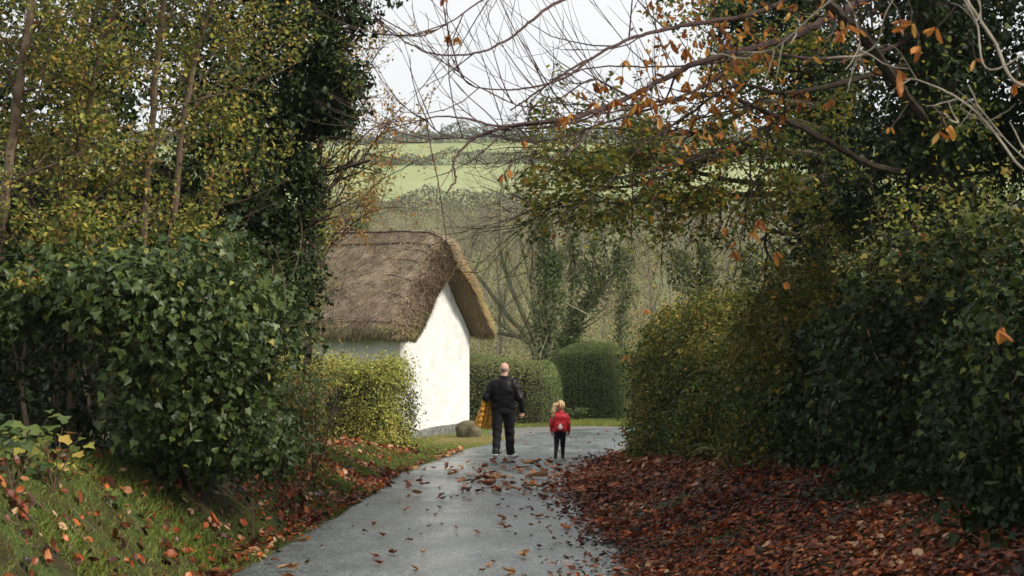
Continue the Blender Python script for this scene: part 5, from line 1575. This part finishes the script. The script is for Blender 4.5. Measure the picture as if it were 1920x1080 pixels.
def fingers(S, wrist, direction, palm_n, L, curl=.5, thumb_side=1):
    """Palm, four unequal bent fingers and a thumb leaving the side of the palm."""
    w = np.array(wrist, float); d = nrm(np.array(direction, float)); n = nrm(np.array(palm_n, float)); n = nrm(n - d * (n @ d)); s = np.cross(d, n) * thumb_side
    pc = w + d * L * .26
    for t in np.linspace(-.16, .16, 4):
        S.cap(w + s * t * L * .8 + d * L * .06, w + d * L * .48 + s * t * L * 1.3, L * .085, L * .075, .008)
    for i, (o, l) in enumerate([(.19, .40), (.065, .46), (-.06, .43), (-.18, .34)]):
        a = w + d * L * .5 + s * o * L
        b = a + (d * math.cos(curl * .6) + n * math.sin(curl * .6)) * l * L * .5
        c = b + (d * math.cos(curl * 1.7) + n * math.sin(curl * 1.7)) * l * L * .32
        e = c + (d * math.cos(curl * 2.6) + n * math.sin(curl * 2.6)) * l * L * .24
        S.cap(a, b, L * .052, L * .046, .003); S.cap(b, c, L * .046, L * .042, .003); S.cap(c, e, L * .042, L * .034, .003)
    a = w + d * L * .16 + s * L * .17
    b = a + nrm(d * .75 + s * .55 + n * .35) * L * .24
    c = b + nrm(d * .95 + s * .1 + n * .5) * L * .2
    S.cap(a - s * L * .06, b, L * .075, L * .055, .006); S.cap(b, c, L * .052, L * .04, .004)


def pmat(name, col, rough=.7, spec=.3, var=.25, scale=14, bump=.15):
    a = tuple(c * (1 - var) for c in col); b = tuple(min(1, c * (1 + var)) for c in col)
    return noise_mat(name, [(.3, a), (.7, b)], scale, rough, bump, scale * 2.5, spec=spec, bdist=.01)


M["skin"] = pmat("skin", (.50, .29, .22), .5, .4, .12, 20, .05)
M["leather"] = pmat("black_leather", (.005, .005, .006), .40, .16, .3, 18, .35)
M["black_cloth"] = pmat("black_trousers", (.009, .009, .011), .85, .2, .3, 20, .3)
M["sole"] = pmat("white_sole", (.68, .68, .66), .6, .3, .1)
M["shoe"] = pmat("black_shoe", (.012, .012, .013), .55, .4, .3)
M["eye"] = pmat("eye", (.05, .04, .035), .2, .5, .1)
M["red_cloth"] = pmat("red_jacket", (.50, .018, .03), .6, .35, .2, 16, .3)
M["red_bag"] = pmat("red_backpack", (.42, .012, .025), .45, .45, .2, 16, .2)
M["blonde"] = noise_mat("blonde_hair", [(.3, (.30, .19, .09)), (.7, (.62, .45, .25))], 9, .45, .6, 30, stretch=(6, 6, 1), spec=.5, bdist=.01)
M["pale_patch"] = pmat("pale_patch", (.62, .60, .58), .6, .3, .15, 30)


def mustard():
    m, nt, N, L = new_mat("mustard_quilt")
    tc = N.new("ShaderNodeTexCoord")
    w_ = N.new("ShaderNodeTexVoronoi"); w_.inputs["Scale"].default_value = 15; L.new(tc.outputs["Object"], w_.inputs["Vector"])
    r = ramp_node(N, [(.1, (.62, .31, .022)), (.45, (.54, .26, .02)), (.7, (.34, .155, .016))]); L.new(w_.outputs["Distance"], r.inputs[0])
    b = N.new("ShaderNodeBsdfPrincipled"); b.inputs["Roughness"].default_value = .6; L.new(r.outputs[0], b.inputs["Base Color"])
    bp = N.new("ShaderNodeBump"); bp.invert = True; bp.inputs["Strength"].default_value = .7; bp.inputs["Distance"].default_value = .02
    L.new(w_.outputs["Distance"], bp.inputs["Height"]); L.new(bp.outputs[0], b.inputs["Normal"])
    o = N.new("ShaderNodeOutputMaterial"); L.new(b.outputs[0], o.inputs[0])
    return m


def face(S, c, s, turn, child=False):
    """Head with brow, nose, mouth, chin, ears; c: centre, s: scale, turn: about the vertical axis (0 looks along +y)."""
    cs, sn = math.cos(turn), math.sin(turn)
    def q(x, y, z): return np.array(c) + s * np.array([x * cs - y * sn, x * sn + y * cs, z])
    S.ell(q(0, -.012, .02), np.array([.077, .098, .095]) * s, .02, turn)
    S.ell(q(0, .028, -.045), np.array([.06, .066, .072]) * s, .03, turn)
    S.ell(q(0, .07, -.095), np.array([.026, .02, .018]) * s, .02)
    S.cap(q(0, .088, .01), q(0, .112, -.028), .010 * s, .015 * s, .012)
    for k in (-1, 1):
        S.cap(q(.012 * k, .088, .024), q(.045 * k, .074, .024), .011 * s, .01 * s, .015)
        S.ell(q(.042 * k, .07, -.03), np.array([.022, .018, .02]) * s, .02)
        S.cap(q(.077 * k, -.008, .022), q(.074 * k, -.004, -.03), .014 * s, .009 * s, .006, )
        S.cap(q(.084 * k, -.016, .02), q(.08 * k, -.01, -.015), .010 * s, .007 * s, .004)
    S.cap(q(-.02, .089, -.066), q(.02, .089, -.066), .008 * s, .008 * s, .008)
    return q


def eyes(root, q, s):
    for k in (-1, 1):
        E = MB()
        c = q(.031 * k, .075, .004)
        th = np.linspace(0, math.pi, 8)[:, None]; ph = np.linspace(0, 2 * math.pi, 12, endpoint=False)[None]
        d = np.stack([np.sin(th) * np.cos(ph), np.sin(th) * np.sin(ph), np.cos(th) + 0 * ph], -1) * .0125 * s
        i = np.arange(7)[:, None] * 12; j = np.arange(12)[None]; jn = (j + 1) % 12
        E.add((d + c + np.array(root.location)).reshape(-1, 3), np.stack([i + j, i + 12 + j, i + 12 + jn, i + jn], -1).reshape(-1, 4))
        E.obj("eye", M["eye"], root, smooth=True)


def shoe(root, heel, toe, s, sole_mat, upper_mat, sole_h=.026):
    heel, toe = np.array(heel, float), np.array(toe, float)
    mid = heel * .5 + toe * .5
    lo = np.minimum(heel, toe) - .12 * s; hi = np.maximum(heel, toe) + .16 * s
    A = SDF(lo, hi, .006)
    up = np.array([0, 0, 1])
    A.cap(heel + up * .055 * s, heel + up * .10 * s, .042 * s, .045 * s, .02)
    A.cap(heel + up * .045 * s, toe + up * .035 * s, .040 * s, .036 * s, .02, (1, 1, .9))
    A.cap(mid + up * .06 * s, heel + up * .075 * s, .036 * s, .044 * s, .02)
    o = A.obj("shoe", upper_mat, root)
    Bq = SDF(lo, hi, .006)
    Bq.cap(heel + up * sole_h * .6 * s, toe + up * sole_h * .55 * s, .048 * s, .045 * s, .01, (1, 1, .42))
    Bq.obj("sole", sole_mat, root, sub=o)


# ------------------------------------------------------------------ the man
my = 27.3; mx_ = P(944, 0, my)[0]; mz = float(road_z(mx_, my))
man = thing("person", "bald man in black leather jacket and black trousers walking away down the lane", "person", (mx_, my, mz))
S = SDF((-.52, -.42, -.02), (.52, .52, 1.88), .0075)
hq = face(S, (.022, .045, 1.695), 1.06, -.38)
S.cap((.0, .0, 1.44), (.018, .03, 1.62), .075, .064, .03)
S.ell((0, 0, 1.25), (.19, .12, .24)); S.ell((0, 0, 1.0), (.18, .125, .16))
S.cap((-.17, 0, 1.42), (.17, 0, 1.42), .06, .06, .05)
RE, RW = (.312, -.05, 1.145), (.358, .03, .885)
LE, LW = (-.335, -.05, 1.16), (-.285, .21, 1.115)
S.cap((.2, 0, 1.42), RE, .055, .042); S.cap(RE, RW, .04, .03)
S.cap((-.2, 0, 1.42), LE, .055, .042); S.cap(LE, LW, .04, .03)
fingers(S, RW, (.03, .12, -1), (-.6, .75, .1), .185, .55, -1)
fingers(S, LW, (.25, 1, -.12), (.1, 0, -1), .185, .7, -1)
FL_, FR_ = (-.145, -.17, .03), (.13, .13, .0)
KL, KR = (-.122, -.03, .50), (.112, .11, .50)
S.cap((-.095, 0, .9), KL, .08, .055); S.cap(KL, (-.14, -.22, .125), .05, .035)
S.cap((.095, 0, .9), KR, .08, .055); S.cap(KR, (.128, .19, .09), .05, .035)
S.obj("body", M["skin"], man)
eyes(man, hq, 1.06)
# stubble
H = SDF((-.12, -.14, 1.5), (.16, .2, 1.87), .006)
hc = np.array([.022, .045, 1.695])
H.ell(hc + np.array([0, -.012, .01]), np.array([.077, .098, .078]) * 1.06 + .003, .01, -.38)
ax = [H.lo[k] + H.h * np.arange(H.n[k]) for k in range(3)]
Zg = ax[2][None, None]; Yg = ax[1][None, :, None]
H.D = np.maximum(H.D, np.maximum(Zg - 1.715, np.maximum(1.635 - Zg, Yg - .055)) + 0 * ax[0][:, None, None])
H.obj("hair", pmat("grey_stubble", (.27, .21, .18), .7, .3, .15, 40), man)
# jacket
J = SDF((-.52, -.36, .78), (.52, .42, 1.66), .0085)
J.ell((0, -.005, 1.27), (.235, .165, .27), .06); J.ell((0, .01, 1.07), (.225, .175, .2), .06)
J.cap((-.17, -.005, 1.42), (.17, -.005, 1.42), .088, .088, .06)
J.cap((0, 0, 1.40), (.008, .012, 1.52), .12, .085, .05)
J.cap((-.11, .005, .95), (.11, .005, .95), .135, .135, .05, (1, .95, .7))
J.cap((-.12, .005, .885), (.12, .005, .885), .105, .105, .012, (1, 1.1, .42))
J.cap((.205, 0, 1.40), RE, .092, .070, .05); J.cap(RE, (.353, .02, .925), .070, .052, .03); J.cap((.352, .018, .935), (.357, .027, .895), .056, .052, .008)
J.cap((-.205, 0, 1.40), LE, .092, .074, .05); J.cap(LE, (-.292, .17, 1.125), .08, .058, .03)
def folds(p):
    d = .002 * np.sin(p[:, 2] * 46 + 5 * np.sin(p[:, 0] * 7) + 3 * p[:, 1]) * (np.abs(p[:, 0]) > .24)
    d += .005 * lump(p, 9, 2) + .0025 * lump(p, 24, 3)
    d += .0025 * np.sin((p[:, 2] + .6 * np.abs(p[:, 0])) * 34) * (p[:, 2] < 1.15) * (np.abs(p[:, 0]) < .25)
    return d
J.wrinkle(folds)
J.obj("jacket", M["leather"], man)
C = SDF((-.16, -.16, 1.44), (.18, .2, 1.66), .006)
for k in range(16):
    a = k * math.pi / 8; b = a + math.pi / 8
    C.cap((.012 + .083 * math.cos(a), .022 + .083 * math.sin(a), 1.545 + .012 * math.sin(a)), (.012 + .083 * math.cos(b), .022 + .083 * math.sin(b), 1.545 + .012 * math.sin(b)), .019, .019, .01, (1, 1, 1.6))
C.obj("collar", M["leather"], man)
T = SDF((-.36, -.42, .02), (.36, .42, 1.06), .0085)
T.ell((0, .0, .93), (.205, .155, .15), .05)
T.cap((-.105, 0, .88), KL, .118, .093, .035); T.cap(KL, (-.142, -.225, .13), .088, .073, .03)
T.cap((.105, 0, .88), KR, .118, .093, .035); T.cap(KR, (.130, .175, .085), .088, .073, .03)
T.wrinkle(lambda p: .006 * np.sin(p[:, 2] * 38 + 6 * np.sin(p[:, 0] * 9) + 4 * p[:, 1]) * (p[:, 2] < .6) + .006 * lump(p, 10, 1))
T.obj("trousers", M["black_cloth"], man)
shoe(man, (-.148, -.265, .065), (-.158, -.05, .0), 1.05, M["sole"], M["shoe"], .03)
shoe(man, (.13, .15, .0), (.20, .36, .012), 1.05, M["sole"], M["shoe"], .03)

# mustard coat over his left forearm
coat = thing("coat", "mustard yellow quilted coat hanging from the man's left arm", "coat", (mx_ - .33, my + .12, mz + .55))
nr, nc = 30, 64
tt = np.linspace(0, 1, nr)[:, None]; an = np.linspace(0, 2 * math.pi, nc, endpoint=False)[None]
wx = np.interp(tt, [0, .08, .25, .6, .92, 1], [.055, .075, .10, .16, .20, .19]); wy = np.interp(tt, [0, .1, .5, 1], [.15, .165, .17, .15])
fold = 1 + (.03 + .16 * tt) * np.sin(an * 7 + 1.5 * tt) * .8 + .06 * tt * np.sin(an * 13 + 2)
xx_ = -.295 - .03 * tt - .025 * tt ** 2 + wx * np.cos(an) * fold
yy_ = .16 + .02 * tt + wy * np.sin(an) * fold * .75
zz_ = 1.185 - .62 * tt + .03 * np.cos(an * 2) * tt - .03 * np.cos(an) * tt
Vc = np.stack([xx_, yy_, zz_], -1).reshape(-1, 3) + np.array([mx_, my, mz])
i = np.arange(nr - 1)[:, None] * nc; j = np.arange(nc)[None]; jn = (j + 1) % nc
q = MB(); q.add(Vc, np.stack([i + j, i + nc + j, i + nc + jn, i + jn], -1).reshape(-1, 4))
# closed over the arm at the top, lining drawn inward at the hem
topv = Vc[:nc].mean(0) + [0, 0, .035]; botv = Vc[-nc:] * .55 + Vc[-nc:].mean(0) * .45 + [0, 0, .07]
q.add(np.vstack([Vc[:nc], topv]), [[k, (k + 1) % nc, nc] for k in range(nc)])
q.add(np.vstack([Vc[-nc:], botv, botv.mean(0)[None] + [0, 0, .05]]), [[k, nc + k, nc + (k + 1) % nc, (k + 1) % nc] for k in range(nc)])
q.obj("cloth", mustard(), coat, smooth=True)
sl_ = SDF((-.62, -.1, .45), (-.2, .4, 1.2), .008)
sl_.cap((-.36, .02, 1.10), (-.47, .0, .62), .05, .036, .02); sl_.wrinkle(lambda p: .006 * np.sin(p[:, 2] * 60))
v_, f_ = sl_.surface(); q = MB(); q.add(v_ + np.array([mx_, my, mz]), f_); q.obj("sleeve", bpy.data.materials["mustard_quilt"], coat, smooth=True)

# ------------------------------------------------------------------ the child
cy = 26.95; cx = P(1050, 0, cy)[0]; cz = float(road_z(cx, cy))
kid = thing("person", "small blonde girl with a ponytail in red jacket and black leggings on the lane", "person", (cx, cy, cz))
S = SDF((-.3, -.34, -.02), (.3, .34, 1.14), .006)
hq = face(S, (.012, .03, .985), .93, -.22, True)
S.cap((0, 0, .82), (.01, .02, .92), .042, .040, .02)
S.ell((0, 0, .70), (.105, .075, .15)); S.ell((0, 0, .55), (.10, .075, .09))
S.cap((-.1, 0, .80), (.1, 0, .80), .04, .04, .03)
cRE, cRW, cLE, cLW = (.155, -.01, .655), (.165, .05, .515), (-.155, -.02, .655), (-.155, .05, .52)
S.cap((.115, 0, .80), cRE, .035, .028); S.cap(cRE, cRW, .027, .021)
S.cap((-.115, 0, .80), cLE, .035, .028); S.cap(cLE, cLW, .027, .021)
fingers(S, cRW, (0, .15, -1), (-.7, .6, .1), .125, .5, -1); fingers(S, cLW, (0, .15, -1), (.7, .6, .1), .125, .5, 1)
cKL, cKR = (-.064, .0, .29), (.054, .055, .285)
S.cap((-.055, 0, .52), cKL, .058, .04); S.cap(cKL, (-.085, -.155, .125), .036, .027)
S.cap((.055, 0, .52), cKR, .058, .04); S.cap(cKR, (.055, .075, .06), .036, .027)
S.obj("body", M["skin"], kid)
eyes(kid, hq, .93)
L_ = SDF((-.22, -.28, .05), (.22, .28, .62), .006)
L_.ell((0, 0, .54), (.118, .09, .09), .03)
L_.cap((-.056, 0, .52), cKL, .068, .048, .02); L_.cap(cKL, (-.085, -.15, .135), .045, .035, .02)
L_.cap((.056, 0, .52), cKR, .068, .048, .02); L_.cap(cKR, (.055, .075, .07), .045, .035, .02)
L_.obj("leggings", M["black_cloth"], kid)
J = SDF((-.3, -.22, .42), (.3, .24, .95), .006)
J.ell((0, 0, .69), (.13, .098, .17), .04); J.cap((-.06, 0, .55), (.06, 0, .55), .085, .085, .03, (1, .95, .9))
J.cap((-.095, 0, .80), (.095, 0, .80), .056, .056, .04); J.cap((0, 0, .8), (.004, .008, .87), .07, .052, .03)
J.cap((.12, 0, .79), cRE, .058, .047, .03); J.cap(cRE, (.165, .042, .53), .046, .035, .02)
J.cap((-.12, 0, .79), cLE, .058, .047, .03); J.cap(cLE, (-.155, .042, .535), .046, .035, .02)
J.wrinkle(lambda p: .004 * np.sin(p[:, 2] * 70 + 6 * p[:, 0]) * (np.abs(p[:, 0]) > .12) + .003 * lump(p, 18, 2))
J.obj("jacket", M["red_cloth"], kid)
# hair: cap and a ponytail falling to the left
Hh = SDF((-.26, -.24, .62), (.24, .2, 1.15), .005)
hc = np.array([.012, .03, .985])
Hh.ell(hc + np.array([.0, -.014, .022]), np.array([.086, .104, .102]) * .96, .01, -.22)
ax = [Hh.lo[k] + Hh.h * np.arange(Hh.n[k]) for k in range(3)]
Xg, Yg, Zg = np.meshgrid(*ax, indexing="ij")
Hh.D = np.maximum(Hh.D, np.maximum((Yg - .085) + (1.0 - Zg) * .55, (.925 - Zg)))
Hh.cap((-.065, -.045, 1.03), (-.105, -.075, 1.02), .028, .03, .02); Hh.cap((-.105, -.075, 1.02), (-.135, -.085, .90), .036, .040, .02)
Hh.cap((-.135, -.085, .90), (-.128, -.085, .76), .036, .014, .02)
Hh.wrinkle(lambda p: .004 * np.sin(p[:, 0] * 130 + p[:, 1] * 90 + 6 * np.sin(p[:, 2] * 14)))
Hh.obj("hair", M["blonde"], kid)
shoe(kid, (-.088, -.20, .095), (-.09, -.095, .012), .62, M["shoe"], M["shoe"])
shoe(kid, (.055, .055, .0), (.062, .185, .0), .62, M["shoe"], M["shoe"])

bag = thing("backpack", "small glossy red backpack with a pale patch on the girl's back", "backpack", (cx, cy - .13, cz + .53))
def bagpart(S, name, mat, sub=None):
    v, f = S.surface(); q = MB(); q.add(v + np.array([cx, cy, cz]), f); return q.obj(name, mat, bag, smooth=True)
Bq = SDF((-.2, -.26, .48), (.2, .02, .92), .006)
Bq.box((0, -.135, .685), (.115, .055, .155), .05, .02); Bq.cap((-.04, -.13, .80), (.04, -.13, .80), .06, .06, .03)
bagpart(Bq, "bag_body", M["red_bag"])
Bq = SDF((-.2, -.3, .48), (.2, -.05, .8), .006)
Bq.box((0, -.195, .63), (.085, .018, .075), .018, .01); bagpart(Bq, "front_pocket", M["red_bag"])
Bq = SDF((-.1, -.3, .5), (.1, -.1, .76), .005)
Bq.ell((.0, -.212, .615), (.042, .010, .045), .01); Bq.ell((-.004, -.205, .668), (.026, .010, .026), .008); bagpart(Bq, "pale_patch", M["pale_patch"])
for k in (-1, 1):
    Bq = SDF((-.2, -.2, .5), (.2, .18, .95), .006)
    pts = [(.075 * k, -.09, .82), (.085 * k, -.02, .865), (.09 * k, .06, .835), (.09 * k, .105, .74), (.1 * k, .06, .62), (.1 * k, -.08, .58)]
    for a, b in zip(pts[:-1], pts[1:]): Bq.cap(a, b, .015, .015, .01)
    bagpart(Bq, "strap", M["red_bag"])
Bq = SDF((-.06, -.2, .78), (.06, -.04, .93), .005)
for a, b in [((-.025, -.12, .85), (-.02, -.12, .885)), ((-.02, -.12, .885), (.02, -.12, .885)), ((.02, -.12, .885), (.025, -.12, .85))]: Bq.cap(a, b, .008, .008, .006)
bagpart(Bq, "grab_handle", M["red_bag"])
EXPOSURE = 1.15
# ------------------------------------------------------------------ sky, sun, view
SUN_EL, SUN_AZ = math.radians(38), math.radians(118)      # azimuth clockwise from +Y (ahead): from the right, a little behind
world = bpy.data.worlds.new("World"); scene.world = world
world.use_nodes = True
nt = world.node_tree; N, L = nt.nodes, nt.links
for n in list(N): N.remove(n)
sky = N.new("ShaderNodeTexSky"); sky.sky_type = "NISHITA"; sky.sun_disc = False
sky.sun_elevation = SUN_EL; sky.sun_rotation = SUN_AZ
sky.air_density = 1.0; sky.dust_density = 4.0; sky.ozone_density = 1.0
tc = N.new("ShaderNodeTexCoord")
mp = N.new("ShaderNodeMapping"); mp.inputs["Scale"].default_value = (1, 1, 2.5); L.new(tc.outputs["Generated"], mp.inputs[0])
nz = N.new("ShaderNodeTexNoise"); nz.inputs["Scale"].default_value = 2.2; nz.inputs["Detail"].default_value = 5; L.new(mp.outputs[0], nz.inputs["Vector"])
cl = ramp_node(N, [(.3, (8.5, 8.75, 9.0)), (.7, (9.9, 9.85, 9.7))]); L.new(nz.outputs[0], cl.inputs[0])     # white overcast
mx = N.new("ShaderNodeMixRGB"); mx.inputs[0].default_value = .88
L.new(sky.outputs[0], mx.inputs[1]); L.new(cl.outputs[0], mx.inputs[2])
bg = N.new("ShaderNodeBackground"); bg.inputs["Strength"].default_value = .052
L.new(mx.outputs[0], bg.inputs["Color"])
wo = N.new("ShaderNodeOutputWorld"); L.new(bg.outputs[0], wo.inputs[0])

sd_ = bpy.data.lights.new("sun", "SUN"); sd_.energy = 2.0; sd_.angle = math.radians(10); sd_.color = (1, .93, .80)
so = bpy.data.objects.new("sun", sd_); COL.objects.link(so)
dirv = Vector((math.sin(SUN_AZ) * math.cos(SUN_EL), math.cos(SUN_AZ) * math.cos(SUN_EL), math.sin(SUN_EL)))
so.rotation_euler = dirv.to_track_quat("Z", "Y").to_euler()
so.location = dirv * 50

vs = scene.view_settings
scene.display_settings.display_device = "sRGB"
vs.view_transform = "Standard"; vs.look = "None"; vs.exposure = EXPOSURE; vs.gamma = 1; vs.use_curve_mapping = False
cy_ = scene.cycles
cy_.use_denoising = True
try:
    cy_.denoiser = "OPENIMAGEDENOISE"; cy_.denoising_input_passes = "RGB_ALBEDO_NORMAL"
except Exception: pass
cy_.max_bounces = 7; cy_.diffuse_bounces = 4; cy_.glossy_bounces = 3; cy_.transmission_bounces = 4; cy_.transparent_max_bounces = 6
cy_.caustics_reflective = False; cy_.caustics_refractive = False
scene.render.film_transparent = False
